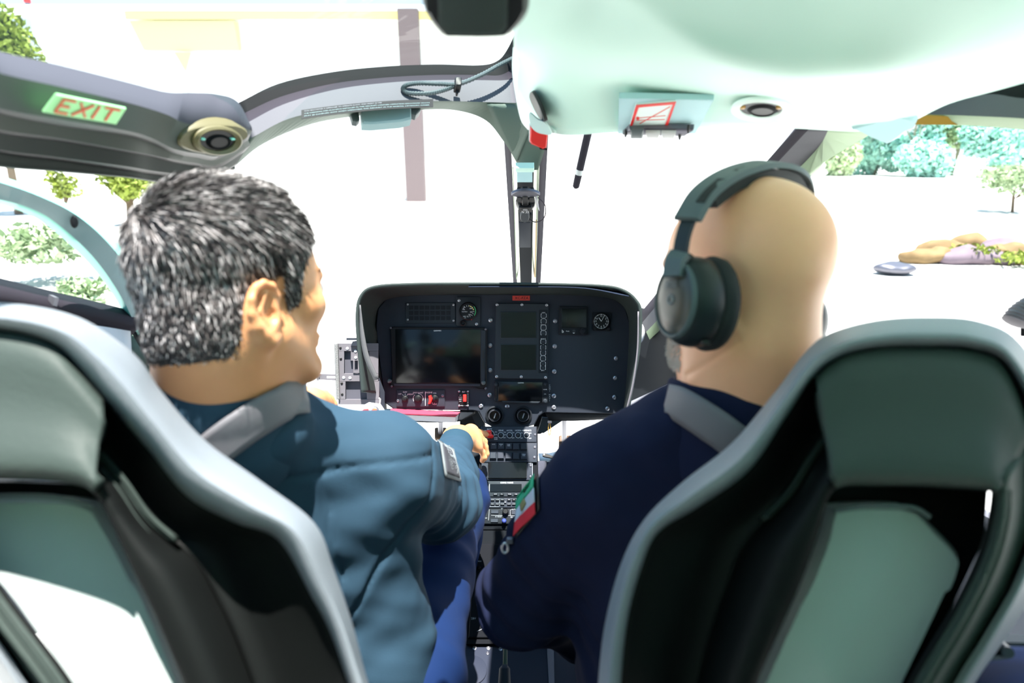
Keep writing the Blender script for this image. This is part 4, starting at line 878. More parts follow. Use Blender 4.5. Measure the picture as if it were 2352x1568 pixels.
mb = MB(); mb.lathe(K(.003), 1161, 1176, [(7, 0), (7, .008), (5, .012), (2, .012)], 18); mb.build('rotary_knob', 'bezel_black', u6)
mb = MB(); mb.lathe(K(.003), 1158, 1197, [(5, 0), (5, .01), (3, .012)], 16); tag(mb.build('rotary_knob', 'logo_blue', u6), 'small blue knob')
mb = MB()
for (x0, y0) in ((1128, 1172), (1127, 1192)): mb.plate(rr(x0, y0, x0+17, y0+8, .6), CN, .003, .006, .001, .6)
mb.plate(rr(1175, 1173, 1187, 1182, .6), CN, .003, .006, .001, .6); mb.build('push_button', 'panel', u6)
mb = MB(); mb.text(CN, 1181, 1170, 4.4, 'AUTO', .0035); mb.text(CN, 1145, 1187, 4.4, 'H VENT', .0035); mb.text(CN, 1180, 1188, 4.4, 'RECIRC', .0035); mb.text(CN, 1153, 1169, 4, 'T°', .0035); mb.text(CN, 1117, 1173, 3.6, 'CAB', .0035); mb.text(CN, 1116, 1190, 3.6, 'OFF', .0035)
mb.line(CN, (1124, 1170), (1122, 1195), .7, .003, .0035); mb.line(CN, (1128, 1183), (1154, 1184), .7, .003, .0035); mb.line(CN, (1166, 1184), (1200, 1185), .7, .003, .0035)
for a, b_ in (((1172, 1171), (1172, 1184)), ((1190, 1171), (1190, 1184)), ((1172, 1171), (1174, 1171)), ((1172, 1184), (1190, 1184))): mb.line(CN, a, b_, .6, .003, .0035)
mb.build('lettering', 'grey_ink', u6)
# lower pedestal box
C2 = Plane(P(1100, 1215, 1.585), P(1240, 1215, 1.585), P(1160, 1480, 1.44))
mb = MB(); mb.plate([(1096, 1212), (1240, 1212), (1262, 1478), (1070, 1478)], C2, -0.10, 0.0); mb.build('pedestal_box', 'console_matte', co)
mb = MB(); mb.plate([(1090, 1250), (1150, 1250), (1148, 1465), (1076, 1465)], C2, 0.0, 0.006, .002, 2); bx_ = mb.build('breaker_plate', 'console_matte', co)
for q in ((1101, 1276), (1101, 1305), (1079, 1328), (1098, 1350), (1098, 1390), (1125, 1320), (1125, 1360)): rivet(lambda x, y, h=0: C2(x, y, h+.006), *q, 4, 'breaker_button', 'bezel_black', bx_, h=.006)
mb = MB(); mb.text(C2, 1101, 1290, 4, 'PRESS', .0065); mb.text(C2, 1088, 1421, 7, '28V', .0065); mb.text(C2, 1119, 1423, 7, 'MAIN', .0065)
mb.line(C2, (1096, 1450), (1112, 1443), 1, .006, .0065); mb.build('lettering', 'grey_ink', bx_)
for q in ((1090, 1488), (1122, 1488), (1150, 1490)): rivet(FL, *q, 5, 'rivet', 'steel', floor)
# carpeted side
sheet('carpet_side', [[(1233, 1058, 1.69), (1256, 1058, 1.75)], [(1236, 1090, 1.66), (1252, 1100, 1.72)], [(1238, 1140, 1.64), (1256, 1140, 1.70)]], 'carpet', co, k=3, thick=.006)
sheet('carpet_side', [[(1084, 1280, 1.57), (1096, 1280, 1.60)], [(1068, 1380, 1.50), (1086, 1380, 1.54)], [(1052, 1420, 1.47), (1072, 1416, 1.50)]], 'carpet', co, k=3, thick=.006)
# lever near the floor
lv = thing('floor_lever', 'dull green floor lever standing behind the console at the bottom edge', 'lever', FL(1158, 1560, 0))
mb = MB(); mb.tube([FL(1158, 1600, 0), P(1160, 1530, 1.26), P(1161, 1468, 1.28)], [.007, .005, .0045], 10); mb.build('rod', 'beam_under', lv)
mb = MB(); mb.tube([P(1158, 1600, 1.22), P(1159, 1535, 1.25), P(1159, 1528, 1.25)], [.014, .011, .006], 12); mb.build('boot', 'panel', lv)

# --- tablet mount left of the panel
TM = Plane(P(770, 850, 1.66), P(870, 850, 1.70), P(820, 780, 1.68))
tm = thing('tablet_mount', 'pale metal tablet holder plate with cut-outs left of the instrument panel', 'bracket', TM(820, 925, 0))
def ringplate(mb, outer, holes_rows, L, h0, h1): pass
mb = MB()
for pl in (rr(776, 788, 868, 806, 1), [(776, 806), (790, 806), (790, 858), (776, 858)], [(805, 806), (828, 806), (828, 828), (805, 828)], rr(776, 857, 868, 875, 0), [(777, 875), (793, 875), (793, 916), (777, 916)], [(777, 916), (870, 916), (870, 928), (777, 928)], [(846, 806), (868, 806), (868, 857), (848, 857)], [(842, 875), (870, 875), (870, 916), (842, 916)]):
    mb.plate(pl, TM, 0.0, 0.012, .001, .4)
mb.build('plate', 'mount', tm)
mb = MB(); mb.plate([(788, 806), (850, 806), (850, 858), (788, 858)], TM, -.006, .001); mb.plate([(790, 874), (846, 874), (846, 918), (790, 918)], TM, -.006, .001); mb.build('recess', 'mount_pocket', tm)
mb = MB(); mb.plate([(767, 789), (776, 788), (780, 916), (772, 917)], TM, 0.0, 0.018, .003, 1.5); tag(mb.build('foam_strip', 'foam', tm), 'speckled grey foam edge strip')
mb = MB()
for pl in ([(732, 858), (770, 859), (770, 863), (750, 862.5), (750, 868), (770, 868.5), (770, 873), (732, 871)],): mb.plate(pl, TM, .004, .009, .001, .4)
mb.build('side_arm', 'mount', tm)
mb = MB(); mb.plate([(727, 857), (733, 859), (732, 873), (727, 873)], TM, .002, .02, .001, .6); mb.build('side_hook', 'steel', tm)
mb = MB(); mb.plate([(810, 827), (813, 827), (813, 850), (821, 850), (821, 827), (827, 827), (827, 856), (810, 856)], TM, .010, .015, .001, .4); mb.build('slide_bracket', 'mount', tm)
mb = MB(); mb.plate([(809, 784), (824, 781), (818, 794), (805, 794)], TM, .008, .02); mb.plate([(818, 772), (824, 771), (827, 786), (820, 784)], TM, .008, .014); mb.plate(rr(795, 776, 818, 781), TM, .006, .012); mb.build('top_clamp', 'panel', tm)
for q in ((781, 798.5), (782, 823.5), (784, 879.5), (785, 904.5), (833, 865), (847, 865)): rivet(lambda x, y, h=0: TM(x, y, h+.012), *q, 2.9, 'bolt', 'black', tm)
for q in ((797, 800), (815.5, 806), (816, 820.5), (788.5, 866.5), (803, 867)): rivet(lambda x, y, h=0: TM(x, y, h+.012), *q, 3.6, 'stud', 'white_paint', tm)
mb = MB(); mb.plate([(844, 870), (856, 862), (872, 868), (884, 900), (884, 950), (866, 960), (846, 930), (832, 928)], TM, -.012, -.004); mb.build('hinge_plate', 'panel', tm)
mb = MB(); mb.tube([TM(868, 912, .02), TM(871, 915, .02), TM(870, 928, .02), TM(862, 935, .02)], .0022, 8); mb.build('pin', 'white_paint', tm)
# control box with red buttons
cb = thing('red_button_grip', 'white control grip with two red buttons below the tablet holder', 'control grip', P(858, 945, 1.6))
mb = MB(); mb.tube([P(*q) for q in ((830, 945, 1.58), (850, 938, 1.58), (866, 940, 1.58), (878, 955, 1.59), (888, 975, 1.60))], [.012, .017, .017, .014, .011], 14); mb.build('grip_body', 'white_paint', cb)
LG = Plane(P(840, 940, 1.562), P(880, 940, 1.562), P(860, 960, 1.57))
mb = MB(); mb.lathe(LG, 862, 941, [(8, 0), (8, .006), (6.5, .008)], 20); mb.build('button_rim', 'steel', cb)
mb = MB(); mb.lathe(LG, 862, 941, [(6.2, .006), (6, .012), (3, .014)], 20); tag(mb.build('button', 'orange', cb), 'round orange-red button')
mb = MB(); mb.lathe(LG, 872, 954, [(4.5, .0), (4, .012), (3, .014)], 16); tag(mb.build('button', 'red', cb), 'small red button')
mb = MB(); mb.plate([(828, 945), (836, 939), (846, 938), (848, 944)], LG, 0, .006); tag(mb.build('side_button', 'red', cb), 'red side button')

# pedals / footwell
for (nm, x, y, d, sx_) in (('rudder_pedal', 1012, 1000, 1.95, 1), ('rudder_pedal', 1296, 1018, 2.0, -1)):
    t = thing(nm, 'brown lit foot pedal in the %s footwell under the panel' % ('pilot side' if sx_ > 0 else 'right'), 'pedal', P(x, y+20, d))
    Lp = Plane(P(x-10, y, d), P(x+10, y, d), P(x, y-20, d+.02))
    mb = MB(); mb.plate(rr(x-13, y-14, x+15, y+12, 4), Lp, 0, .015, .003, 2); mb.build('pad', 'wood', t)
    mb = MB(); mb.tube([P(x, y+2, d+.01), P(x, y-30, 1.88), P(x, y-68, 1.775)], .008, 8); mb.build('pedal_arm', 'steel_dark', t)
kc = thing('steel_link', 'small white steel link with black eye beside the carpeted console side', 'bracket', P(1252, 1050, 1.72))
LK = Plane(P(1240, 1045, 1.74), P(1275, 1052, 1.74), P(1255, 1056, 1.73)); mb = MB(); mb.plate([(1246, 1044), (1252, 1043), (1278, 1052), (1276, 1055), (1250, 1050), (1246, 1048)], LK, 0, .004); mb.build('arm', 'black', kc)
mb = MB(); mb.lathe(LK, 1249, 1046.5, [(1.8, .004), (1.5, .006)], 10); mb.build('eye', 'white_paint', kc)
ft = sheet('wall_front', [[(1236, 1040, 1.9), (1262, 1040, 1.9), (1300, 1030, 1.9)], [(1240, 1058, 1.86), (1262, 1058, 1.86), (1300, 1056, 1.86)]], 'white_paint', k=3, thick=.01); tag(ft, kind='structure')
kr_ = thing('key_ring', 'small amber key ring hanging under the right end of the panel', 'key ring', P(1262, 972, 1.72))
mb = MB(); LKr = Plane(P(1255, 980, 1.73), P(1270, 980, 1.73), P(1262, 960, 1.73)); mb.tube([LKr(1262+2.6*math.cos(a), 985+14*math.sin(a), 0) for a in [2*math.pi*k/20 for k in range(21)]], .0012, 6, False); mb.build('ring', 'amber', kr_)
mb = MB(); mb.plate(rr(1258, 966, 1267, 971, 1), LKr, 0, .006); mb.build('clip', 'steel_dark', kr_)
# chin floor shells left and right (dark) so that the footwells have a frame
tag(sheet('wall_front', [[(880, 1010, 1.80), (960, 1014, 1.80), (1100, 1016, 1.80)], [(870, 1120, 1.72), (960, 1120, 1.72), (1104, 1120, 1.70)]], 'panel_dark', k=3, thick=.01), kind='structure')
tag(sheet('wall_front', [[(1236, 1060, 1.84), (1290, 1060, 1.84), (1420, 1050, 1.84)], [(1236, 1180, 1.74), (1290, 1180, 1.74), (1420, 1180, 1.74)]], 'panel_dark', k=3, thick=.01), kind='structure')
# ==================================================================================== PEOPLE
def head_frame(origin, yaw, pitch, roll=0.0, s=1.0):
    cy, sy = math.cos(yaw), math.sin(yaw); fz = RX*sy*math.cos(pitch)+FW*cy*math.cos(pitch)+UP*math.sin(pitch)
    hx = (FW.cross(UP) if False else (fz.cross(UP))).normalized(); hy = hx.cross(fz).normalized()
    hx2 = hx*math.cos(roll)+hy*math.sin(roll); hy2 = hy*math.cos(roll)-hx*math.sin(roll)
    R = np.array([A3(hx2), A3(hy2), A3(fz)])  # rows
    return np.array(A3(origin)), R, s
def tol(p, fr): o, R, s = fr; return ((p-o)@R.T)/s
def tow(q, fr): o, R, s = fr; return o+(np.asarray(q)*s)@R
def skull(q):
    x = np.abs(q[..., 0]); m = q.copy(); m[..., 0] = x
    d = ell(q, (0, .050, -.014), (.077, .088, .100))
    d = smin(d, ell(q, (0, .045, .030), (.066, .066, .066)), .03)
    d = smin(d, ell(q, (0, -.012, .040), (.060, .076, .054)), .03)
    d = smin(d, ell(q, (0, .000, -.040), (.062, .055, .060)), .03)
    d = smin(d, capz(m, (.050, -.038, .008), (.018, -.090, .066), .020, .018), .028)
    d = smin(d, ell(q, (0, -.090, .072), (.022, .018, .018)), .02)
    d = smin(d, ell(m, (.044, -.006, .062), (.022, .020, .022)), .02)
    d = smin(d, ell(m, (.024, .032, .084), (.024, .008, .012)), .014)
    d = smax(d, -ell(m, (.032, .014, .104), (.017, .012, .016)), .012)
    d = smin(d, ell(m, (.031, .014, .080), (.014, .009, .012)), .006)
    d = smin(d, capz(q, (0, .022, .090), (0, -.018, .104), .008, .010), .012)
    d = smin(d, ell(m, (.011, -.022, .095), (.010, .008, .010)), .008)
    d = smin(d, ell(q, (0, -.050, .087), (.024, .007, .009)), .01)
    d = smin(d, ell(q, (0, -.060, .084), (.021, .007, .009)), .008)
    return d
def ear(q, side):
    m = q.copy(); m[..., 0] = q[..., 0]*side
    # ear frame: origin at the canal, v forward, w out; the shell opens outwards and leans back
    o = np.array([.071, -.010, -.015]); a = math.radians(2); p = (m-o)/1.08
    w = p[..., 0]*math.cos(a)+p[..., 2]*math.sin(a); v = -p[..., 0]*math.sin(a)+p[..., 2]*math.cos(a)
    e = np.stack([w, p[..., 1], v], -1)          # out, up, forward
    rim = [(.006, .008, .010), (.010, .020, .011), (.014, .031, .004), (.016, .035, -.007), (.018, .031, -.018), (.019, .019, -.025), (.018, .004, -.026), (.016, -.010, -.021), (.013, -.020, -.012), (.011, -.027, -.003), (.007, -.024, .004)]
    d = None
    for i in range(len(rim)-1):
        r0 = .0036 if i < 7 else .0048; g_ = capz(e, rim[i], rim[i+1], r0, .0036 if i < 6 else .0050); d = g_ if d is None else smin(d, g_, .003)
    bowl = ell(e, (.010, .004, -.009), (.0085, .033, .0185)); bowl = smax(bowl, -ell(e, (.0205, .007, -.007), (.0115, .0255, .0145)), .002)
    d = smin(d, bowl, .003)
    for c0, c1 in (((.0145, .024, -.006), (.0150, .006, -.0165)), ((.0150, .006, -.0165), (.0130, -.010, -.0095))): d = smin(d, capz(e, c0, c1, .0028, .0030), .003)
    d = smax(d, -ell(e, (.012, -.001, -.001), (.010, .009, .0075)), .002)
    d = smin(d, ell(e, (.008, -.002, .0085), (.0045, .0075, .0035)), .003)
    return smin(d, ell(e, (.000, .002, -.008), (.008, .024, .013)), .006)
def limb_mesh(fn, pts, pad, res):
    a = np.array([A3(p) for p in pts]); return netmesh(fn, a.min(0)-pad, a.max(0)+pad, res)

def fingers(chains):
    "chains: list of (list of world points, r0, r1)"
    def f(p):
        d = None
        for pts, r0, r1 in chains:
            n = len(pts)-1
            for i in range(n):
                ra = r0+(r1-r0)*i/n; rb = r0+(r1-r0)*(i+1)/n
                e_ = capz(p, A3(pts[i]), A3(pts[i+1]), ra, rb); d_ = e_ if i == 0 else smin(d_, e_, .003)
            d = d_ if d is None else smin(d, d_, .0035)
        return d
    return f

# ---------- left man
HL0 = P(560, 706, .70)
HL = head_frame(HL0, math.radians(37), math.radians(9), math.radians(0), 0.91)
pl_neck0, pl_neck1 = P(500, 790, .675), P(500, 960, .735)
def head_l(p):
    q = tol(p, HL); d = skull(q)*1.0
    d = smin(d, ear(q, 1), .004); d = smin(d, ear(q, -1), .004)
    d = d*HL[2]
    d = smin(d, capz(p, A3(pl_neck0), A3(pl_neck1), .064, .072), .03)
    d = smin(d, capz(p, A3(P(570, 830, .70)), A3(P(575, 920, .75)), .040, .045), .03)
    return d
hv, hf = netmesh(head_l, np.array(A3(HL0))-[.17, .17, .20], np.array(A3(HL0))+[.17, .17, .20], .0021)
# hands of the left man: right hand on the battery switch
W1 = P(1046, 1006, 1.50); KN = [P(1090, 990, 1.60), P(1099, 1001, 1.585), P(1103, 1014, 1.570), P(1098, 1028, 1.55)]
def palm_r(p):
    d = capz(p, A3(P(1040, 1012, 1.47)), A3(P(1052, 1004, 1.515)), .029, .027)
    d = smin(d, capz(p, A3(W1), A3(P(1082, 993, 1.57)), .024, .020), .02)
    d = smin(d, capz(p, A3(W1), A3(P(1090, 1012, 1.555)), .024, .019), .02)
    d = smin(d, capz(p, A3(P(1080, 992, 1.575)), A3(P(1092, 1022, 1.55)), .019, .017), .012)
    for k in KN: d = smin(d, ell(p, A3(k), (.011, .011, .011)), .008)
    return d
fr_ = fingers([([KN[0], P(1104, 994, 1.635), P(1112, 996, 1.652), P(1117, 997, 1.662)], .0098, .0078),
               ([KN[1], P(1112, 1014, 1.60), P(1114, 1030, 1.60), P(1111, 1040, 1.60)], .0098, .0078),
               ([KN[2], P(1114, 1026, 1.58), P(1117, 1042, 1.582), P(1113, 1052, 1.585)], .0095, .0075),
               ([KN[3], P(1108, 1038, 1.56), P(1112, 1050, 1.562), P(1108, 1057, 1.565)], .0085, .0070),
               ([P(1062, 1000, 1.54), P(1078, 1006, 1.60), P(1092, 1012, 1.64), P(1101, 1012, 1.655)], .0125, .0088)])
hand_r = lambda p: smin(palm_r(p), fr_(p), .006)
rv, rf = limb_mesh(hand_r, [P(1030, 1010, 1.45), P(1120, 1060, 1.67), P(1100, 980, 1.6)], .03, .0021)
# left hand resting on the grip, sunlit
LKN = [P(722, 905, 1.19), P(738, 912, 1.20), P(750, 924, 1.21), P(757, 938, 1.22)]
def hand_lf(p):
    d = capz(p, A3(P(690, 935, 1.10)), A3(P(712, 925, 1.15)), .028, .028)
    d = smin(d, capz(p, A3(P(705, 920, 1.14)), A3(P(738, 918, 1.19)), .024, .019), .015)
    d = smin(d, capz(p, A3(P(705, 930, 1.14)), A3(P(745, 935, 1.20)), .024, .018), .015)
    for k in LKN: d = smin(d, ell(p, A3(k), (.011, .011, .011)), .008)
    g_ = fingers([([LKN[0], P(745, 905, 1.215), P(758, 918, 1.22)], .0095, .008), ([LKN[1], P(757, 915, 1.22), P(765, 932, 1.225)], .0095, .008),
                  ([LKN[2], P(765, 928, 1.225), P(766, 944, 1.23)], .009, .008), ([LKN[3], P(768, 944, 1.23), P(764, 956, 1.235)], .0085, .007),
                  ([P(712, 942, 1.14), P(740, 958, 1.18), P(765, 962, 1.20), P(778, 966, 1.21)], .012, .008)])(p)
    return smin(d, g_, .006)
lv_, lf_ = limb_mesh(hand_lf, [P(680, 940, 1.08), P(785, 970, 1.24), P(740, 890, 1.2)], .035, .0023)
TL = [(P(560, 1080, .84), P(650, 1480, .93), .06, .09), (P(470, 1040, .82), P(840, 1085, .93), .045, .05), (P(880, 1075, .94), P(1018, 1145, 1.15), .045, .04), (P(1018, 1145, 1.15), P(1044, 1012, 1.49), .036, .026),
      (P(450, 1050, .84), P(480, 1120, 1.05), .045, .038), (P(480, 1120, 1.05), P(690, 935, 1.10), .036, .028), (P(700, 1480, 1.0), P(915, 1530, 1.02), .07, .075), (P(915, 1530, 1.02), P(1058, 1135, 1.40), .07, .045), (P(1058, 1135, 1.40), P(1040, 1330, 1.62), .042, .03)]
def chain(T, k=.03):
    def f(p):
        d = None
        for a, b_, r0, r1 in T:
            e_ = capz(p, A3(a), A3(b_), r0, r1); d = e_ if d is None else smin(d, e_, k)
        return d
    return f
bv, bf = limb_mesh(chain(TL), [q for a, b_, *_ in TL for q in (a, b_)], .13, .009)
vv, ff = join([(hv, hf), (rv, rf), (lv_, lf_), (bv, bf)])
manL = thing('person', 'grey-haired man in a teal-blue flight suit reaching his right hand to the console switch', 'person', P(640, 1500, .95))
mkobj('body', vv, ff, 'skin_tan', manL)
# jacket
JL = [(P(430, 1000, .75), P(600, 990, .75), .060, .058), (P(430, 1020, .80), P(850, 1080, .92), .068, .078), (P(430, 965, .76), P(600, 975, .79), .056, .050), (P(445, 1120, .82), P(455, 1560, .86), .105, .12), (P(620, 1120, .86), P(650, 1560, .92), .125, .14),
      (P(800, 1170, .93), P(858, 1560, .98), .095, .105), (P(670, 1035, .86), P(850, 1085, .92), .060, .076)]
JA = [(P(890, 1085, .93), P(1012, 1150, 1.14), .078, .066), (P(1012, 1150, 1.14), P(1030, 1085, 1.30), .064, .054), (P(1030, 1085, 1.30), P(1043, 1018, 1.47), .054, .038)]
JB = [(P(430, 1070, .83), P(470, 1130, 1.05), .07, .06), (P(470, 1130, 1.05), P(672, 952, 1.085), .055, .040)]
def jac_l(p):
    d = chain(JL, .05)(p); d = smin(d, chain(JA, .03)(p), .035); d = smin(d, chain(JB, .03)(p), .03)
    w = wob(p, 26, 1.0)*.0075+wob(p, 60, 3.0)*.003+wob(p, 12, 5.)*.006
    # sleeve folds
    a = A3(P(1012, 1150, 1.14)); w += np.exp(-nrm(p-a)**2/.02)*np.sin((p@A3((P(1012, 1150, 1.14)-P(890, 1085, .93)).normalized()))*170+wob(p, 20)*1.5)*.0035
    # armhole seam and yoke seam, pressed in
    n1 = A3((P(1012, 1150, 1.14)-P(870, 1075, .93)).normalized()); s1 = (p-A3(P(868, 1080, .925)))@n1; w += np.exp(-(s1/.004)**2)*.004
    s2 = (p-A3(P(700, 1092, .76)))@A3(UP); w += np.exp(-(s2/.004)**2)*.004*(s1 < 0)
    s3 = (p-A3(P(775, 1150, .84)))@A3(RX)+.10*((p-A3(P(775, 1150, .84)))@A3(UP)); w += np.exp(-(s3/.004)**2)*.004*(s2 < 0)
    # open at the neck and cuffs
    neck = capz(p, A3(P(500, 700, .66)), A3(P(505, 915, .72)), .070, .076)
    d = d+w
    d = smax(d, -neck, .006)
    cuff = (p-A3(P(1047, 1001, 1.505)))@A3((P(1046, 1006, 1.505)-P(1030, 1085, 1.30)).normalized()); d = np.maximum(d, np.where(nrm(p-A3(P(1047, 1001, 1.50))) < .12, cuff, -1))
    cuf2 = (p-A3(P(678, 944, 1.095)))@A3((P(672, 952, 1.085)-P(470, 1130, 1.05)).normalized()); d = np.maximum(d, np.where(nrm(p-A3(P(678, 944, 1.095))) < .09, cuf2, -1))
    return d
jv, jf = limb_mesh(jac_l, [q for a, b_, *_ in JL+JA+JB for q in (a, b_)], .16, .0045)
jacketL = mkobj('jacket', jv, jf, 'jacket_blue', manL); jacketL['label'] = 'teal-blue jacket with stitched back yoke'
# collar band
def collar(p, c0, c1, r, th, cut):
    d = np.abs(capz(p, A3(c0), A3(c1), r, r+.006))-th; return np.maximum(d, -((p-A3(c0))@A3(cut)))
coL = lambda p: smax(np.abs(capz(p, A3(P(505, 905, .722)), A3(P(515, 985, .745)), .082, .092))-.0045, (p-A3(P(500, 876, .70)))@A3(UP)-.0+.03*((p-A3(P(500, 876, .70)))@A3(RX)), .004)
cv, cf = netmesh(coL, A3(P(500, 930, .75))-.17, A3(P(500, 930, .75))+.17, .0035)
mkobj('collar', cv, cf, 'jacket_blue', manL)
# trousers
TR = [(P(680, 1560, .98), P(915, 1545, 1.02), .11, .105), (P(915, 1545, 1.02), P(985, 1330, 1.21), .105, .084), (P(985, 1330, 1.21), P(1058, 1135, 1.40), .084, .062), (P(1058, 1135, 1.40), P(1048, 1350, 1.60), .060, .048), (P(600, 1540, 1.0), P(640, 1300, 1.35), .10, .06), (P(640, 1300, 1.35), P(660, 1500, 1.6), .058, .05)]
def trl(p):
    d = chain(TR, .03)(p); n = A3((P(1058, 1135, 1.40)-P(915, 1545, 1.02)).normalized())
    return d+wob(p, 24, 2)*.005+wob(p, 50, 4)*.002+np.sin((p@n)*90+wob(p, 18)*2.2)*.0022
tv, tf = limb_mesh(trl, [q for a, b_, *_ in TR for q in (a, b_)], .13, .005)
mkobj('trousers', tv, tf, 'trouser_blue', manL)
# shoulder patch (lies on the sleeve): cloth sheet following the sleeve
def on_surface(fn, px, py, d0, d1, h):
    "first hit of the view ray with a field, raised h along its normal"
    lo_ = d0; prev = None
    ds = np.linspace(d0, d1, 160); pts = np.array([A3(P(px, py, d)) for d in ds]); v = fn(pts)
    k = np.argmax(v < 0)
    if v[k] >= 0: k = int(np.argmin(v))
    t = ds[max(k-1, 0)]
    a, b_ = ds[max(k-1, 0)], ds[k]
    for _ in range(14):
        m_ = (a+b_)/2
        if fn(np.array([A3(P(px, py, m_))]))[0] < 0: b_ = m_
        else: a = m_
    p = np.array(A3(P(px, py, a))); e_ = .003
    g_ = np.array([fn((p+np.eye(3)[i]*e_)[None])[0]-fn((p-np.eye(3)[i]*e_)[None])[0] for i in range(3)]); g_ /= np.linalg.norm(g_)+1e-9
    return Vector(p+g_*h)
def cloth_patch(name, fn, quad, m, parent, h, d0, d1, nu=10, nv=10, thick=.0012, edge=None):
    (x0, y0), (x1, y1), (x2, y2), (x3, y3) = quad; vs = []; fs = []
    for j in range(nv+1):
        for i in range(nu+1):
            u, v = i/nu, j/nv; x = (x0*(1-u)+x1*u)*(1-v)+(x3*(1-u)+x2*u)*v; y = (y0*(1-u)+y1*u)*(1-v)+(y3*(1-u)+y2*u)*v
            vs.append(on_surface(fn, x, y, d0, d1, h))
    for j in range(nv):
        for i in range(nu):
            a = j*(nu+1)+i; fs.append((a, a+nu+1, a+nu+2, a+1))
    return mkobj(name, vs, fs, m, parent, mods=[('solid', thick, 1)])
pq = [(1006, 1012), (1042, 1035), (1056, 1108), (1018, 1095)]
pa = cloth_patch('sleeve_patch', jac_l, pq, 'patch_edge', manL, .003, .7, 1.5); pa['label'] = 'dark embroidered sleeve patch with pale border'
cloth_patch('patch_field', jac_l, [(1012, 1024), (1037, 1039), (1050, 1099), (1021, 1088)], 'patch', pa, .0045, .7, 1.5)
vs, fs = text_geo('ESCUADRON\nAEREO', 'CENTER'); xs = [v[0] for v in vs]; ys_ = [v[1] for v in vs]; o_ = []
for (x, y) in vs:
    u = (x-min(xs))/(max(xs)-min(xs)); v = 1-(y-min(ys_))/(max(ys_)-min(ys_))   # runs down the sleeve
    X = 1043-9*v-8+(u*12)+0; X = 1030-14*(v-.5)+(u-.5)*16+3; Y = 1062+(u-.5)*58+(v-.5)*10
    o_.append(on_surface(jac_l, X, Y, .7, 1.5, .0062))
mkobj('lettering', o_, fs, 'patch_edge', pa, smooth=False)
# hair : cap mesh + strands, combed from the crown
def hairline(q):
    "positive where hair grows"
    x, y, z = np.abs(q[..., 0]), q[..., 1], q[..., 2]
    low = np.interp(z, [-.12, -.055, -.040, -.030, -.005, .012, .016, .034, .040, .060, .080, .11], [-.054, -.054, -.046, -.012, .030, .036, -.010, -.004, .036, .060, .096, .112])
    return y-low
sel_q = tol(hv, HL)
f_w = lambda p: smin(skull(tol(p, HL))*HL[2], capz(p, A3(pl_neck0), A3(pl_neck1), .064, .072), .03)
def cap_f(p):
    q = tol(p, HL); thick = .003+.019*np.clip((q[..., 1]-.03)/.11, 0, 1)**1.3*np.clip(1.25-(q[..., 2]-.02)/.07, .15, 1)
    th = thick*np.clip(hairline(q)/.022, 0, 1)
    d = f_w(p)-th*HL[2]-.0004+wob(p, 90, 2)*.0012
    return np.maximum(d, -hairline(q)*.8)
hcv, hcf = netmesh(cap_f, A3(HL0)-[.17, .17, .20], A3(HL0)+[.17, .17, .20], .0026)
hairo = mkobj('hair', hcv, hcf, 'hair_under', manL); hairo['label'] = 'short salt-and-pepper hair swept back'
qn = tol(hcv, HL); hl_ = hairline(qn)
tri_c = hcv[hcf].mean(1); e1 = hcv[hcf[:, 1]]-hcv[hcf[:, 0]]; e2 = hcv[hcf[:, 3]]-hcv[hcf[:, 0]]; nn = np.cross(e1, e2); nn /= nrm(nn)[:, None]+1e-9
tq = tol(tri_c, HL); hh = hairline(tq)
outward = ((tri_c-A3(tow([(0, .04, -.01)], HL)[0]))*nn).sum(1); nn[outward < 0] *= -1
ok = np.where((hh > .001))[0]; NS = 26000
pick = rng.choice(ok, NS); base = tri_c[pick]+rng.normal(0, .0012, (NS, 3)); nq = nn[pick]; lq = tq[pick]
crown = np.array([-.01, .13, -.09]); fl_l = lq-crown
top = np.clip((lq[:, 1]-.06)/.06, 0, 1)[:, None]
fl_l = fl_l/(nrm(fl_l)[:, None]+1e-6)+np.array([0, -.9, -.25])*(1-top)+np.array([.5, .1, .9])*top*.8
R_ = HL[1]; flw = fl_l@R_; flw -= nq*(flw*nq).sum(1)[:, None]; flw /= nrm(flw)[:, None]+1e-6
flw += rng.normal(0, .16, flw.shape); L_ = (.006+.012*np.clip((lq[:, 1]+.01)/.1, 0, 1))*rng.uniform(.7, 1.2, NS); L_ *= np.clip(hh[pick]/.02, .35, 1)
lift = (.16+.20*rng.random(NS))
ks = [0, .35, .7, 1.0]; rad = [.00055, .0006, .00045, .00008]
side_ = np.cross(nq, flw); side_ /= nrm(side_)[:, None]+1e-9
allv = np.empty((NS, 4, 3, 3))
for j, t in enumerate(ks):
    c_ = base+flw*(L_*t)[:, None]+nq*((L_*lift*(t-.75*t*t))+.0002)[:, None]
    for i_ in range(3):
        a = 2*math.pi*i_/3; allv[:, j, i_] = c_+(side_*math.cos(a)+nq*math.sin(a))*rad[j]
V_ = allv.reshape(-1, 3); b0 = (np.arange(NS)*12)[:, None]; F_ = []
for j in range(3):
    for i_ in range(3):
        i2 = (i_+1) % 3; F_.append(np.concatenate([b0+j*3+i_, b0+j*3+i2, b0+j*3+3+i2, b0+j*3+3+i_], 1))
F_ = np.concatenate(F_)
st_ = mkobj('strands', V_, F_, 'hair', hairo); st_['kind'] = 'stuff'
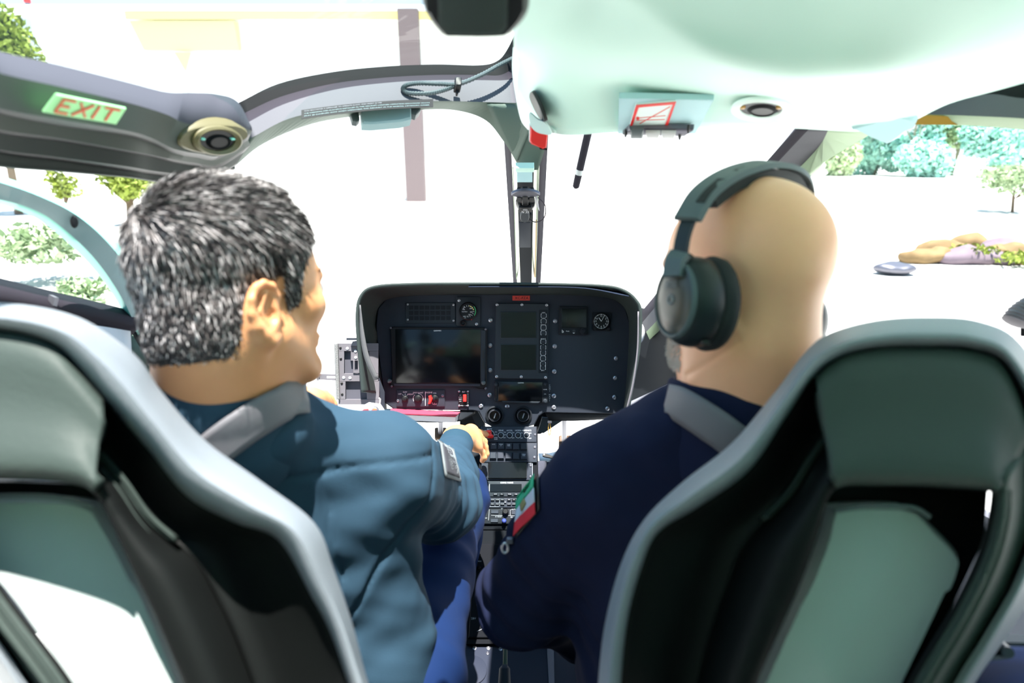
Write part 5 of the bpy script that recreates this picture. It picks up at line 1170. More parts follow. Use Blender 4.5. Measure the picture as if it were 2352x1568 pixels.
# eyebrow and eyes
for sx in (1, -1):
    c = tow([(.031*sx, .014, .0835)], HL)[0]
    v_, f_ = netmesh(lambda p: nrm(p-c)-.0125, c-.016, c+.016, .002); eo = mkobj('eye', v_, f_, 'paper', manL)
vb = []
mb = MB()
for sx in (1, -1):
    for k in range(26):
        u = k/25; a = tow([(sx*(.016+.036*u), .034+.006*math.sin(u*3), .099-.020*u*u)], HL)[0]; b_ = tow([(sx*(.020+.038*u), .038+.004*math.sin(u*3), .101-.022*u*u)], HL)[0]
        mb.tube([a, (a+b_)/2, b_], [.0008, .0009, .0002], 4)
mb.build('eyebrows', 'hair_under', manL)

# ---------- right man
HR = head_frame(P(1692, 660, .76), math.radians(-35), math.radians(4), math.radians(0), 0.93)
def head_r(p):
    q = tol(p, HR); d = skull(q); d = smin(d, ell(q, (0, .045, -.02), (.080, .092, .103)), .02)
    d = smin(d, ear(q, 1), .004); d = smin(d, ear(q, -1), .004); d = d*HR[2]
    d = smin(d, capz(p, A3(P(1724, 780, .755)), A3(P(1728, 950, .79)), .079, .086), .035)
    d = smin(d, capz(p, A3(P(1640, 850, .76)), A3(P(1650, 960, .80)), .035, .05), .03)
    # creases on the neck
    s_ = (p-A3(P(1620, 850, .70)))@A3((UP*.7+RX*-.7)); d = d+np.exp(-(s_/.003)**2)*.0015*(nrm(p-A3(P(1625, 850, .70))) < .05)
    return d
cR = A3(P(1692, 660, .76))
hv2, hf2 = netmesh(head_r, cR-[.17, .17, .21], cR+[.17, .17, .18], .0023)
def hand_lap(p):
    d = capz(p, A3(P(1330, 1470, 1.24)), A3(P(1350, 1450, 1.30)), .028, .022)
    g_ = fingers([([P(1352, 1440+12*k, 1.31), P(1372, 1445+12*k, 1.35), P(1376, 1462+12*k, 1.36)], .0095, .008) for k in range(4)]+[([P(1340, 1440, 1.25), P(1356, 1425, 1.29), P(1370, 1424, 1.32)], .012, .009)])(p)
    return smin(d, g_, .008)
lp_v, lp_f = limb_mesh(hand_lap, [P(1320, 1420, 1.22), P(1385, 1510, 1.38)], .035, .003)
TRm = [(P(1700, 1060, .86), P(1680, 1500, .95), .06, .09), (P(1450, 1090, .89), P(1840, 1080, .85), .045, .045), (P(1395, 1105, .90), P(1205, 1370, 1.02), .045, .042), (P(1205, 1370, 1.02), P(1330, 1470, 1.24), .04, .028), (P(1850, 1060, .84), P(1980, 1350, .95), .045, .04), (P(1980, 1350, .95), P(1800, 1500, 1.25), .04, .03),
       (P(1600, 1560, .98), P(1400, 1270, 1.45), .07, .05), (P(1850, 1560, .98), P(1800, 1270, 1.45), .07, .05)]
bv2, bf2 = limb_mesh(chain(TRm), [q for a, b_, *_ in TRm for q in (a, b_)], .13, .010)
vv, ff = join([(hv2, hf2), (lp_v, lp_f), (bv2, bf2)])
manR = thing('person', 'bald man in a navy jacket with a flag patch, wearing a black headset', 'person', P(1700, 1500, .98))
mkobj('body', vv, ff, 'skin_bald', manR)
JR = [(P(1400, 1100, .885), P(1840, 1070, .82), .080, .072), (P(1640, 965, .82), P(1780, 970, .80), .062, .06), (P(1500, 1200, .92), P(1520, 1600, .97), .115, .13), (P(1680, 1180, .88), P(1690, 1600, .94), .13, .14), (P(1850, 1180, .86), P(1850, 1600, .92), .11, .12), (P(1500, 1040, .86), P(1620, 980, .82), .065, .055)]
JRA = [(P(1392, 1108, .89), P(1290, 1245, .955), .080, .074), (P(1290, 1245, .955), P(1196, 1372, 1.03), .076, .074), (P(1196, 1372, 1.03), P(1325, 1468, 1.235), .070, .038)]
JRB = [(P(1850, 1080, .84), P(1980, 1350, .95), .075, .06), (P(1980, 1350, .95), P(1815, 1490, 1.23), .058, .04)]
def jac_r(p):
    d = chain(JR, .05)(p); d = smin(d, chain(JRA, .03)(p), .035); d = smin(d, chain(JRB, .03)(p), .03)
    w = wob(p, 24, 8.0)*.008+wob(p, 55, 2.0)*.003+wob(p, 11, 9.)*.006
    a = A3(P(1230, 1330, 1.0)); w += np.exp(-nrm(p-a)**2/.02)*np.sin((p@A3((P(1196, 1372, 1.03)-P(1392, 1108, .89)).normalized()))*150+wob(p, 20)*1.6)*.004
    d = d+w; d = smax(d, -capz(p, A3(P(1735, 700, .76)), A3(P(1722, 925, .79)), .082, .088), .006)
    return d
jv2, jf2 = limb_mesh(jac_r, [q for a, b_, *_ in JR+JRA+JRB for q in (a, b_)], .16, .0048)
mkobj('jacket', jv2, jf2, 'jacket_navy', manR)
coR = lambda p: smax(np.abs(capz(p, A3(P(1700, 915, .79)), A3(P(1700, 1000, .82)), .088, .105))-.006+wob(p, 40)*.002, (p-A3(P(1700, 878, .72)))@A3(UP), .005)
cv, cf = netmesh(coR, A3(P(1700, 950, .80))-.18, A3(P(1700, 950, .80))+.18, .004)
mkobj('collar', cv, cf, 'jacket_navy', manR)
TRR = [(P(1600, 1560, .98), P(1400, 1270, 1.45), .09, .064), (P(1400, 1270, 1.45), P(1400, 1420, 1.7), .06, .05), (P(1850, 1560, .98), P(1800, 1270, 1.45), .09, .064), (P(1800, 1270, 1.45), P(1800, 1420, 1.7), .06, .05), (P(1560, 1560, .96), P(1880, 1560, .94), .11, .11)]
tr2 = lambda p: chain(TRR, .03)(p)+wob(p, 24, 2)*.005
tv2, tf2 = limb_mesh(tr2, [q for a, b_, *_ in TRR for q in (a, b_)], .14, .007)
mkobj('trousers', tv2, tf2, 'jacket_navy', manR)
# flag patch on the left upper sleeve
FQ = [(1236, 1094), (1240, 1158), (1190, 1232), (1192, 1172)]  # far top, near top, near bottom, far bottom (as seen)
def flagpt(u, v, h):  # u along stripes order green->red, v across
    (x0, y0), (x1, y1), (x2, y2), (x3, y3) = (1236, 1096), (1240, 1190), (1190, 1232), (1194, 1150)
    x = (x0*(1-u)+x3*u); return x
fl_rows = {0: [(1237, 1093), (1238, 1127)], 1: [(1196, 1148), (1238, 1128)]}
fg = cloth_patch('flag_patch', jac_r, [(1240, 1090), (1243, 1170), (1188, 1236), (1194, 1142)], 'black', manR, .002, .7, 1.4)
fg['label'] = 'green, white and red flag patch on the sleeve'
cloth_patch('green_stripe', jac_r, [(1237, 1094), (1236, 1122), (1192, 1178), (1196, 1146)], 'flag_green', fg, .0075, .7, 1.4)
cloth_patch('white_stripe', jac_r, [(1236, 1122), (1238, 1150), (1190, 1203), (1192, 1178)], 'flag_white', fg, .0065, .7, 1.4)
cloth_patch('red_stripe', jac_r, [(1238, 1150), (1239, 1178), (1188, 1230), (1190, 1203)], 'flag_red', fg, .0065, .7, 1.4)
cloth_patch('crest', jac_r, [(1216, 1148), (1220, 1158), (1211, 1175), (1207, 1164)], 'flag_crest', fg, .0085, .7, 1.4, 5, 5)
# clip on the sleeve
ck_ = thing('key_clip', 'small chrome clip hanging at the navy sleeve below the flag patch', 'clip', P(1166, 1250, .95))
mb = MB(); c0 = on_surface(jac_r, 1168, 1250, .7, 1.4, .006); cd = (c0-CP).dot(FW)
LCk = Plane(P(1160, 1250, cd), P(1175, 1250, cd), P(1168, 1240, cd)); mb.tube([LCk(1160+7*math.cos(a), 1256+11*math.sin(a), 0.004) for a in [2*math.pi*k/20 for k in range(21)]], .0022, 8, False); mb.build('ring', 'steel', ck_)
mb = MB(); mb.plate(rr(1163, 1232, 1180, 1246, 4), LCk, 0, .01, .003, 2); mb.build('clasp', 'steel_dark', ck_)
# beard + stubble strands
qs = tol(hv2, HR); y_, z_, x_ = qs[:, 1], qs[:, 2], np.abs(qs[:, 0])
bs = np.where((y_ < -.045) & (y_ > -.112) & (z_ > .035) & (x_ > .012) & (nrm(qs) < .16))[0]
mb = MB()
for i in rng.choice(bs, min(1500, len(bs))):
    p = hv2[i]; o = A3(tow([(0, -.03, .03)], HR)[0]); dr = (p-o)/np.linalg.norm(p-o)+rng.normal(0, .3, 3)-np.array([0, 0, .5]); dr /= np.linalg.norm(dr)
    mb.tube([p, p+dr*.004, p+dr*.008], [.0006, .0005, .0001], 3)
be = mb.build('beard', 'beard', manR); be['label'] = 'short grey-white beard'
ms = np.where((np.abs(y_+.042) < .006) & (z_ > .088) & (x_ < .03))[0]
mb = MB()
for i in rng.choice(ms, min(500, len(ms))) if len(ms) else []:
    p = hv2[i]; dr = A3(Vector(HR[1][2]))*.6+rng.normal(0, .3, 3)-np.array([0, 0, .6]); dr /= np.linalg.norm(dr); mb.tube([p, p+dr*.004, p+dr*.009], [.0006, .0005, .0001], 3)
if mb.v: mb.build('moustache', 'beard', manR)
for sx in (1, -1):
    c = tow([(.031*sx, .014, .0835)], HR)[0]
    v_, f_ = netmesh(lambda p: nrm(p-c)-.0135, c-.017, c+.017, .0025); mkobj('eye', v_, f_, 'paper', manR)

# ---------- headset
hs = thing('headset', 'black over-ear aviation headset with a grey headband on the bald man', 'headset', P(1700, 400, .75))
QH = lambda q: Vector(tow([q], HR)[0])
# cup disc frame: near (left) cup
def cupframe(cpx, cpy, d, ax, upv):
    c = P(cpx, cpy, d); ax = ax.normalized(); u = (upv-ax*upv.dot(ax)).normalized(); w = ax.cross(u)
    return lambda a, r, h, e=1.25: c+(w*math.cos(a)*r+u*math.sin(a)*r*e)+ax*h
def cup(cpx, cpy, d, ax, nm, label=None):
    fr = cupframe(cpx, cpy, d, ax, UP)
    def turned(name, prof, m, par, n=40, close=True, e=1.25):
        mb = MB(); vs = []; fs = []
        for (r, h) in prof:
            for i in range(n): vs.append(fr(2*math.pi*i/n, r, h, e))
        for k in range(len(prof)-1):
            for i in range(n):
                j = (i+1) % n; fs.append((k*n+i, k*n+j, (k+1)*n+j, (k+1)*n+i))
        if close: fs.append(tuple(range((len(prof)-1)*n, len(prof)*n)))
        mb.add(vs, fs); return mb.build(name, m, par, sharp=50)
    cpd = turned('ear_pad', [(.020, -.036), (.034, -.038), (.0415, -.032), (.0425, -.024), (.040, -.016), (.036, -.013)], 'headset_pad', hs)
    sh_ = turned('ear_cup', [(.036, -.016), (.0395, -.012), (.0400, -.002), (.0385, .010), (.0350, .018), (.032, .021)], 'headset', hs)
    if label: sh_['label'] = label
    turned('cup_rim', [(.0335, .0195), (.0325, .0235), (.0305, .0245), (.0295, .022)], 'headset_grey', sh_, close=False)
    turned('cup_plate', [(.030, .0215), (.026, .0245), (.014, .0265), (.004, .027)], 'cup_plate', sh_)
    return fr, sh_, turned
axL = (-RX*.91-FW*.41+UP*.06)
fr, cupL, trn = cup(1586, 693, .668, axL, 'near')
# little details on the plate
def patch_disc(fr, ca, cr, rad, h, m, name, par, n=18, e=1.25):
    cx, cy = cr*math.cos(ca), cr*math.sin(ca); mb = MB(); vs = []; fs = []
    base = lambda x, y, hh: fr(math.atan2(y, x), math.hypot(x, y), hh, e)
    for hh, rr_ in ((h, rad), (h+.0015, rad*.9), (h+.0015, rad*.45), (h+.0004, rad*.4)):
        for i in range(n):
            a = 2*math.pi*i/n; vs.append(base(cx+rr_*math.cos(a), cy+rr_*math.sin(a)/e, hh))
    for k in range(3):
        for i in range(n):
            j = (i+1) % n; fs.append((k*n+i, k*n+j, (k+1)*n+j, (k+1)*n+i))
    fs.append(tuple(range(3*n, 4*n))); mb.add(vs, fs); return mb.build(name, m, par)
patch_disc(fr, 0, 0, .0062, .0265, 'headset_grey', 'mic_port', cupL)
patch_disc(fr, math.radians(-100), .018, .0035, .0235, 'headset_grey', 'screw', cupL)
vs, fs = text_geo('BOSE', 'CENTER'); mb = MB(); wdir = 1
o_ = [];
for (x, y) in vs:
    X = x*.0085; Y = .0128+y*.0075; sgn = -1 if (fr(0, .01, 0)-fr(math.pi, .01, 0)).dot(RX) < 0 else 1
    X *= sgn; o_.append(fr(math.atan2(Y, X), math.hypot(X, Y), .0280, 1.25))
mkobj('lettering', o_, fs, 'patch_edge', cupL, smooth=False)
# far cup
fr2, cupR, _ = cup(1832, 735, .885, (RX*.91+FW*.41), 'far')
# headband: wide arc over the head
bpts = [(1568, 632, .655), (1563, 575, .655), (1580, 510, .66), (1618, 450, .672), (1680, 407, .695), (1755, 386, .73), (1812, 396, .775), (1838, 430, .82), (1848, 520, .86), (1846, 640, .885)]
def band(name, pts, w, th, m, par, k=8, wf=None, off=0.0):
    c = crom(pts, k); c = [P(*q) for q in c]; vs = []; fs = []; hc = Vector(tow([(0, .03, 0)], HR)[0]); fwd = Vector(HR[1][2])
    n = len(c)
    for i, p in enumerate(c):
        t = (c[min(i+1, n-1)]-c[max(i-1, 0)]).normalized(); o = (p-hc); o = (o-t*o.dot(t)).normalized(); s_ = t.cross(o).normalized()
        ww = (w if wf is None else wf(i/(n-1)))/2; q = p+o*off
        for a, b_ in ((-1, -.6), (-.85, 1), (.85, 1), (1, -.6), (0, -1)): vs.append(q+s_*ww*a+o*th/2*b_)
    for i in range(n-1):
        for j in range(5): j2 = (j+1) % 5; fs.append((i*5+j, i*5+j2, i*5+5+j2, i*5+5+j))
    fs += [tuple(range(5)), tuple(range((n-1)*5+4, (n-1)*5-1, -1))]
    mb = MB(); mb.add(vs, fs); return mb.build(name, m, par, sharp=40)
arcp = bpts[2:9]
hb_ = band('headband', arcp, .034, .008, 'headset_grey', hs, off=.004)
band('headband_pad', arcp[1:-1], .030, .014, 'headset_pad', hs, off=-.008)
# slots in the band
band('band_slot', [(1612, 480, .661), (1632, 455, .668), (1660, 430, .680)], .012, .006, 'headset_pad', hb_, off=.0075)
band('band_slot', [(1690, 413, .692), (1712, 404, .702)], .010, .006, 'headset_pad', hb_, off=.0075)
band('slider', bpts[:4], .018, .005, 'headset', hs)
band('slider', bpts[7:], .018, .005, 'headset', hs)
band('yoke', [(1545, 635, .650), (1550, 600, .652), (1562, 582, .655)], .024, .008, 'headset_grey', hs)
band('yoke_arm', [(1572, 590, .655), (1590, 608, .665), (1608, 650, .675)], .014, .008, 'headset', hs)
# black strap loop behind the cup
mb = MB(); LSq = Plane(P(1640, 620, .685), P(1690, 620, .69), P(1665, 600, .687)); mb.tube([LSq(*q) for q in ((1645, 606, .0), (1660, 612, .0), (1672, 616, .0))], .005, 8)
mb.tube([LSq(1679+8*math.cos(a), 617+7*math.sin(a), 0) for a in [2*math.pi*k/16 for k in range(17)]], .0025, 8, False); mb.build('strap_loop', 'black', hs)
mb = MB(); mb.plate(rr(1605, 778, 1626, 792, 4), Plane(P(1600, 780, .655), P(1630, 780, .655), P(1610, 760, .655)), 0, .012, .003, 2); mb.build('cable_plug', 'black', hs)
# ---------- shoulder belts
def strap(name, fn, pts, w, parent, d0, d1, h=.004, cols=6):
    c = crom(pts, 7); vs = []; fs = []; n = len(c)
    for i, q in enumerate(c):
        t = c[min(i+1, n-1)]-c[max(i-1, 0)]; t = t/np.linalg.norm(t); nx = np.array([-t[1], t[0]])
        for j in range(cols+1):
            s_ = (j/cols-.5)*(w[0]+(w[1]-w[0])*i/(n-1)); vs.append(on_surface(fn, q[0]+nx[0]*s_, q[1]+nx[1]*s_, d0, d1, h))
    for i in range(n-1):
        for j in range(cols): a = i*(cols+1)+j; fs.append((a, a+1, a+cols+2, a+cols+1))
    return mkobj(name, vs, fs, 'webbing', parent, mods=[('solid', .0018, 0)])
# ==================================================================================== SEATS
def seat(label, A, B, C, dA, dB, dC, panel, belt, dk=1.0):
    t = thing('pilot_seat', label, 'seat', None or Vector((P(*panel[2], dC).x, 0.45, FLZ)), 'pilot seats')
    z = lambda pts, d, f=None: [(x, y, d*dk+(f(x, y) if f else 0)) for x, y in pts]
    ctr = np.mean(np.array(C), axis=0)
    mixp = lambda X, Y, w: [(a[0]*(1-w)+b_[0]*w, a[1]*(1-w)+b_[1]*w) for a, b_ in zip(X, Y)]
    # leather bolster: wraps round the front
    grow = lambda X, s: [(a[0]+(a[0]-ctr[0])*s, a[1]+(a[1]-ctr[1])*s) for a in X]
    sheet('bolster', [z(mixp(A, B, .35), dA+.10), z(mixp(A, B, .08), dA+.07), z(A, dA+.03), z(mixp(A, B, .18), dA-.012), z(mixp(A, B, .55), dB-.018), z(B, dB)], 'leather', t, k=6, kr=3, thick=0.006)
    # shell: rolled edge, valley, ridge, opening rim
    rows = [z(B, dB+.004), z(mixp(B, C, .12), dB+.018), z(mixp(B, C, .42), dB+.035), z(mixp(B, C, .58), dB+.028), z(mixp(B, C, .66), dB+.006), z(mixp(B, C, .82), dC+.004), z(C, dC), z(C, dC+.02)]
    sheet('backrest_shell', rows[:4], 'shell', t, k=6, kr=3, thick=0.006)
    sheet('backrest_frame', rows[3:], 'shell', t, k=6, kr=3, thick=0.008)
    return t, z, mixp
A = [(1366, 1720), (1374, 1568), (1390, 1430), (1428, 1290), (1482, 1190), (1570, 1105), (1680, 1018), (1780, 900), (1850, 808), (1905, 765), (2010, 736), (2130, 728), (2250, 738), (2345, 790), (2440, 960), (2440, 1180), (2385, 1340), (2300, 1480), (2240, 1568), (2160, 1720)]
B = [(1420, 1720), (1426, 1568), (1442, 1420), (1474, 1300), (1512, 1222), (1602, 1165), (1718, 1082), (1800, 965), (1872, 862), (1935, 818), (2020, 800), (2130, 797), (2230, 803), (2310, 840), (2375, 990), (2370, 1180), (2325, 1330), (2250, 1470), (2192, 1568), (2110, 1720)]
C = [(1690, 1720), (1735, 1568), (1790, 1440), (1830, 1350), (1860, 1270), (1880, 1210), (1893, 1165), (1903, 1138), (1920, 1120), (1950, 1112), (2010, 1112), (2100, 1113), (2190, 1118), (2262, 1124), (2290, 1135), (2286, 1190), (2262, 1280), (2205, 1400), (2120, 1540), (2020, 1720)]
def build_seat(label, A, B, C, mir, dA, dB, dC, lightpoly, voidpoly, headpoly, highs):
    t, z, mixp = seat(label, A, B, C, dA, dB, dC, lightpoly, None)
    n = len(A); hs, he = 8, 15   # control points that belong to the headrest
    sl = slice(hs, he)
    # headrest pad between bolster and opening
    sheet('headrest', [z(B[sl], dB-.004), z(mixp(B, C, .15)[sl], dB-.016), z(mixp(B, C, .5)[sl], dB-.022), z(mixp(B, C, .88)[sl], dC-.014), z(C[sl], dC-.004), z(mixp(B, C, .96)[sl], dC+.03)], 'shell_head', t, k=6, kr=3, thick=0.01)
    # outer-side rail of the frame
    s2 = slice(he-1, n)
    sheet('side_rail', [z(B[s2], dB-.003), z(mixp(B, C, .3)[s2], dB-.014), z(mixp(B, C, .75)[s2], dC-.012), z(C[s2], dC-.003)], 'shell_head', t, k=6, kr=3, thick=0.008)
    s3 = slice(5, 9)
    sheet('rib', [z(mixp(B, C, .50)[s3], dB+.024), z(mixp(B, C, .56)[s3], dB+.008), z(mixp(B, C, .62)[s3], dB+.024)], 'shell_head', t, k=6, kr=3, thick=0.004)
    sheet('rib', [z(mixp(B, C, .68)[s3], dB+.012), z(mixp(B, C, .73)[s3], dB-.004), z(mixp(B, C, .78)[s3], dB+.008)], 'shell_head', t, k=6, kr=3, thick=0.004)
    # light lumbar panel inside the opening and the dark liner round it
    LPn = Plane(P(*lightpoly[0], dC+.045), P(*lightpoly[2], dC+.05), P(*lightpoly[-1], dC+.03))
    mb = MB(); mb.plate([tuple(q) for q in crom(lightpoly, 4, True)], LPn, -.03, 0.0, .008, 10); mb.build('lumbar_panel', 'seat_panel', t)
    mb = MB(); mb.plate(voidpoly, LPn, -.034, -.024); mb.build('liner', 'shell', t)
    mb = MB(); mb.tube([LPn(*q, 0.004) for q in crom(highs, 6)], .0022, 8); mb.build('piping', 'leather', t)
    # seat cushion under the occupant
    return t
lp = [(1700, 1720), (1755, 1568), (1830, 1400), (1890, 1250), (1908, 1180), (1925, 1165), (2020, 1160), (2105, 1168), (2150, 1210), (2205, 1268), (2208, 1300), (2180, 1370), (2085, 1568), (2010, 1720)]
vp = [(1680, 1740), (1735, 1568), (1835, 1330), (1880, 1170), (1905, 1112), (2080, 1100), (2160, 1100), (2310, 1100), (2300, 1250), (2150, 1568), (2040, 1740)]
seatR = build_seat('grey leather and black shell seat behind the bald man, on the right', A, B, C, 1, .575, .525, .50, lp, vp, None, [(1912, 1172), (1990, 1160), (2090, 1163), (2130, 1185)])
A2 = [(900, 1720), (846, 1568), (812, 1440), (768, 1310), (722, 1200), (600, 1105), (470, 1010), (372, 900), (325, 830), (270, 782), (180, 728), (60, 700), (-60, 700), (-160, 760), (-250, 950), (-250, 1130), (-190, 1290), (-90, 1440), (0, 1568), (90, 1720)]
B2 = [(852, 1720), (800, 1568), (758, 1450), (716, 1370), (640, 1240), (540, 1200), (430, 1140), (340, 1032), (240, 920), (180, 850), (125, 795), (40, 765), (-60, 760), (-140, 820), (-190, 970), (-190, 1120), (-130, 1270), (-30, 1420), (70, 1568), (150, 1720)]
C2 = [(480, 1720), (425, 1568), (385, 1470), (350, 1390), (320, 1330), (290, 1270), (265, 1215), (240, 1165), (215, 1130), (185, 1112), (120, 1102), (20, 1098), (-40, 1098), (-100, 1100), (-120, 1130), (-110, 1190), (-70, 1270), (-10, 1370), (140, 1568), (235, 1720)]
C_2 = C2
lp2 = [(460, 1720), (410, 1568), (350, 1420), (290, 1290), (235, 1190), (215, 1165), (170, 1150), (60, 1144), (-60, 1150), (-85, 1180), (-60, 1240), (0, 1350), (150, 1568), (240, 1720)]
vp2 = [(490, 1740), (430, 1568), (330, 1330), (235, 1140), (190, 1120), (0, 1112), (-110, 1112), (-100, 1230), (-10, 1370), (140, 1568), (220, 1740)]
seatL = build_seat('grey leather and black shell seat behind the grey-haired man, top sunlit white', A2, B2, C_2, -1, .55, .505, .48, lp2, vp2, None, [(220, 1160), (140, 1142), (40, 1138), (-40, 1142)])
# cushions
for (t, x0, x1) in ((seatL, -.62, -.17), (seatR, .20, .66)):
    mb = MB(); z0 = FLZ+.30
    mb.box(((x0+x1)/2, .85, z0-.05), Vector(((x1-x0)/2, 0, 0)), Vector((0, .28, 0)), Vector((0, 0, .05))); mb.build('seat_cushion', 'leather', t, mods=[('bevel', .03, 2)])
    mb = MB(); mb.box(((x0+x1)/2, .80, (FLZ+z0-.1)/2), Vector(((x1-x0)/2*.8, 0, 0)), Vector((0, .22, 0)), Vector((0, 0, (z0-.1-FLZ)/2))); mb.build('seat_base', 'shell', t)
bj_l = lambda p: np.minimum(jac_l(p), coL(p)); bj_r = lambda p: np.minimum(jac_r(p), coR(p))
s1_ = strap('shoulder_belt', bj_l, [(455, 1062), (500, 1020), (560, 975), (620, 938), (665, 918), (700, 915)], (88, 72), seatL, .45, 1.1, .006); s1_['label'] = 'grey webbing belt over the blue shoulder'
s2_ = strap('shoulder_belt', bj_r, [(1690, 1010), (1645, 975), (1600, 945), (1565, 925), (1540, 918)], (80, 70), seatR, .45, 1.1, .006); s2_['label'] = 'grey webbing belt over the navy shoulder'
# ==================================================================================== OUTSIDE
HY = 26.5
bld = thing('hangar', 'long white hangar with a yellow eave across the windscreen', 'building', V(500, 470, HY))
bld.location.z = 0
def vbox(mb, x0, x1, y0, y1, z0, z1): mb.box(((x0+x1)/2, (y0+y1)/2, (z0+z1)/2), Vector(((x1-x0)/2, 0, 0)), Vector((0, (y1-y0)/2, 0)), Vector((0, 0, (z1-z0)/2)))
xl = V(75, 60, HY).x; zt = V(600, 34, HY).z
mb = MB(); vbox(mb, xl, 11, HY, HY+14, 0, zt); mb.build('wall', 'hangar', bld, smooth=False)
mb = MB(); vbox(mb, xl-.6, 11.6, HY-.7, HY+15, zt, zt+.22); mb.build('roof', 'white_paint', bld, smooth=False)
x0 = V(315, 60, HY).x
mb = MB(); vbox(mb, x0, 11.5, HY-.72, HY-.60, zt-.28, zt-.02); mb.build('eave_trim', 'hangar_yellow', bld, smooth=False)
x1 = V(550, 60, HY).x; zb = V(400, 118, HY).z
mb = MB(); mb.add([(x0, HY-.5, zt-.3), (x1, HY-.5, zt-.3), (x1, HY-.35, zb), (x0+.3, HY-.35, zb), (x0, HY-.1, zt-.3), (x1, HY-.1, zt-.3), (x1, HY-.1, zb), (x0+.3, HY-.1, zb)], [(3, 2, 1, 0), (0, 1, 5, 4), (2, 3, 7, 6), (0, 4, 7, 3), (1, 2, 6, 5)]); mb.build('canopy_panel', 'cream', bld, smooth=False)
pa_ = V(400, 120, HY-.4); pb_ = V(436, 120, HY-.4); pc_ = V(425, 163, HY-.4)
mb = MB(); mb.add([pa_, pb_, pc_, pa_+Vector((0, .1, 0)), pb_+Vector((0, .1, 0)), pc_+Vector((0, .1, 0))], [(0, 2, 1), (3, 4, 5), (0, 1, 4, 3), (1, 2, 5, 4), (2, 0, 3, 5)]); mb.build('pennant', 'cream', bld, smooth=False)
xc0, xc1 = V(925, 200, HY-.8).x, V(969, 200, HY-.8).x
mb = MB(); vbox(mb, xc0, xc1, HY-1.2, HY-.75, 0, zt-.02); tag(mb.build('column', 'column', bld, smooth=False), 'dark brown column of the hangar front')
bc = thing('beacon', 'small red beacon on the left corner of the hangar roof', 'beacon', V(68, 32, HY-.3))
bp = V(68, 28, HY-.3)
mb = MB(); mb.tube([Vector((bp.x, bp.y, zt+.22)), Vector((bp.x, bp.y, zt+.36))], .09, 10); mb.build('beacon_base', 'steel_dark', bc)
mb = MB(); mb.tube([Vector((bp.x, bp.y, zt+.36)), Vector((bp.x, bp.y, zt+.50)), Vector((bp.x, bp.y, zt+.55))], [.12, .11, .05], 12); mb.build('lamp', 'red', bc)
bc.location.z = bc.location.z
def leafball(mb, c, r, n, s, rg):
    for _ in range(n):
        v = rg.normal(0, 1, 3); v /= np.linalg.norm(v); p = Vector(c)+Vector(v*np.array(r)*rg.random()**.33)
        u = Vector(rg.normal(0, 1, 3)).normalized(); w = u.cross(Vector(rg.normal(0, 1, 3))).normalized(); k = s*rg.uniform(.6, 1.3)
        mb.add([p-u*k, p+w*k*.5, p+u*k, p-w*k*.5], [(0, 1, 2, 3)])
def tree(name, label, cat, x, y, h, r, m, n, s, seed, trunk=.12, group='trees beyond the helicopter', clusters=7, low=None, bark='bark'):
    rg = np.random.default_rng(seed); t = thing(name, label, cat, Vector((x, y, 0)), group)
    if trunk:
        mb = MB(); mb.tube([Vector((x, y, 0)), Vector((x+.05*h*rg.normal(), y, h*.35)), Vector((x+.06*h*rg.normal(), y, h*.7))], [trunk, trunk*.8, trunk*.4], 8)
        for k in range(4):
            a = rg.uniform(0, 6.28); mb.tube([Vector((x, y, h*.3)), Vector((x+r*.5*math.cos(a), y+r*.5*math.sin(a), h*.6))], [trunk*.5, trunk*.2], 6)
        mb.build('trunk', bark, t)
    mb = MB()
    for k in range(clusters):
        a = rg.uniform(0, 6.28); q = rg.uniform(.1, .75); leafball(mb, (x+r*q*math.cos(a), y+r*q*math.sin(a), h*rg.uniform(low if low is not None else (.55 if trunk else .35), .85)), (r*.5, r*.5, h*.2), n//clusters, s, rg)
    o = mb.build('crown', m, t, smooth=False); return t
p = V(-48, 100, 20); tree('tree', 'bright green tree at the far left above the roof rail', 'tree', p.x, 20, 7.2, 1.45, 'foliage', 7000, .13, 1)
p = G(300, 470); p = V(292, 440, 17); tree('tree', 'yellow-green tree in the gap above the grey-haired man', 'tree', p.x, 17, 1.9, 1.0, 'foliage', 1500, .10, 2)
p = V(145, 440, 18); tree('tree', 'pale yellow shrub left of the yellow-green tree, seen over the door frame', 'shrub', p.x, 18, 1.55, .5, 'foliage', 500, .08, 12, trunk=.05)
p = V(60, 560, 9); tree('shrub', 'pale green shrub seen through the side door window, at the far left', 'shrub', p.x, 9, 1.0, .8, 'foliage_pale', 1100, .07, 3, trunk=0, group='shrubs by the door')
p = V(190, 600, 7.2); tree('shrub', 'pale green shrub beside the curved door frame, nearest the grey-haired man', 'shrub', p.x, 7.2, .45, .38, 'foliage_pale', 800, .06, 4, trunk=0, group='shrubs by the door')
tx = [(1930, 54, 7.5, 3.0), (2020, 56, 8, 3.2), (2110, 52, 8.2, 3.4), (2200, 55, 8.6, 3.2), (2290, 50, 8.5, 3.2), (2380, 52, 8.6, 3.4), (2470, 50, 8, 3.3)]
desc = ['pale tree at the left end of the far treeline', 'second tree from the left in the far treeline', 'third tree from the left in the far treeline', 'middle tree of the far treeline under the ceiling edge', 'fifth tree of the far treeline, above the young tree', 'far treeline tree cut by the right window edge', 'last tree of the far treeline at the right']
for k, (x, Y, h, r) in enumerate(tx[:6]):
    p = V(x, 330, Y); tree('tree', desc[k], 'tree', p.x, Y, h*.8, r*.72, 'foliage_mint_haze' if k % 3 else 'foliage_haze', 5200, .26, 20+k, trunk=.14, clusters=13, low=.10, bark='bark_pale')
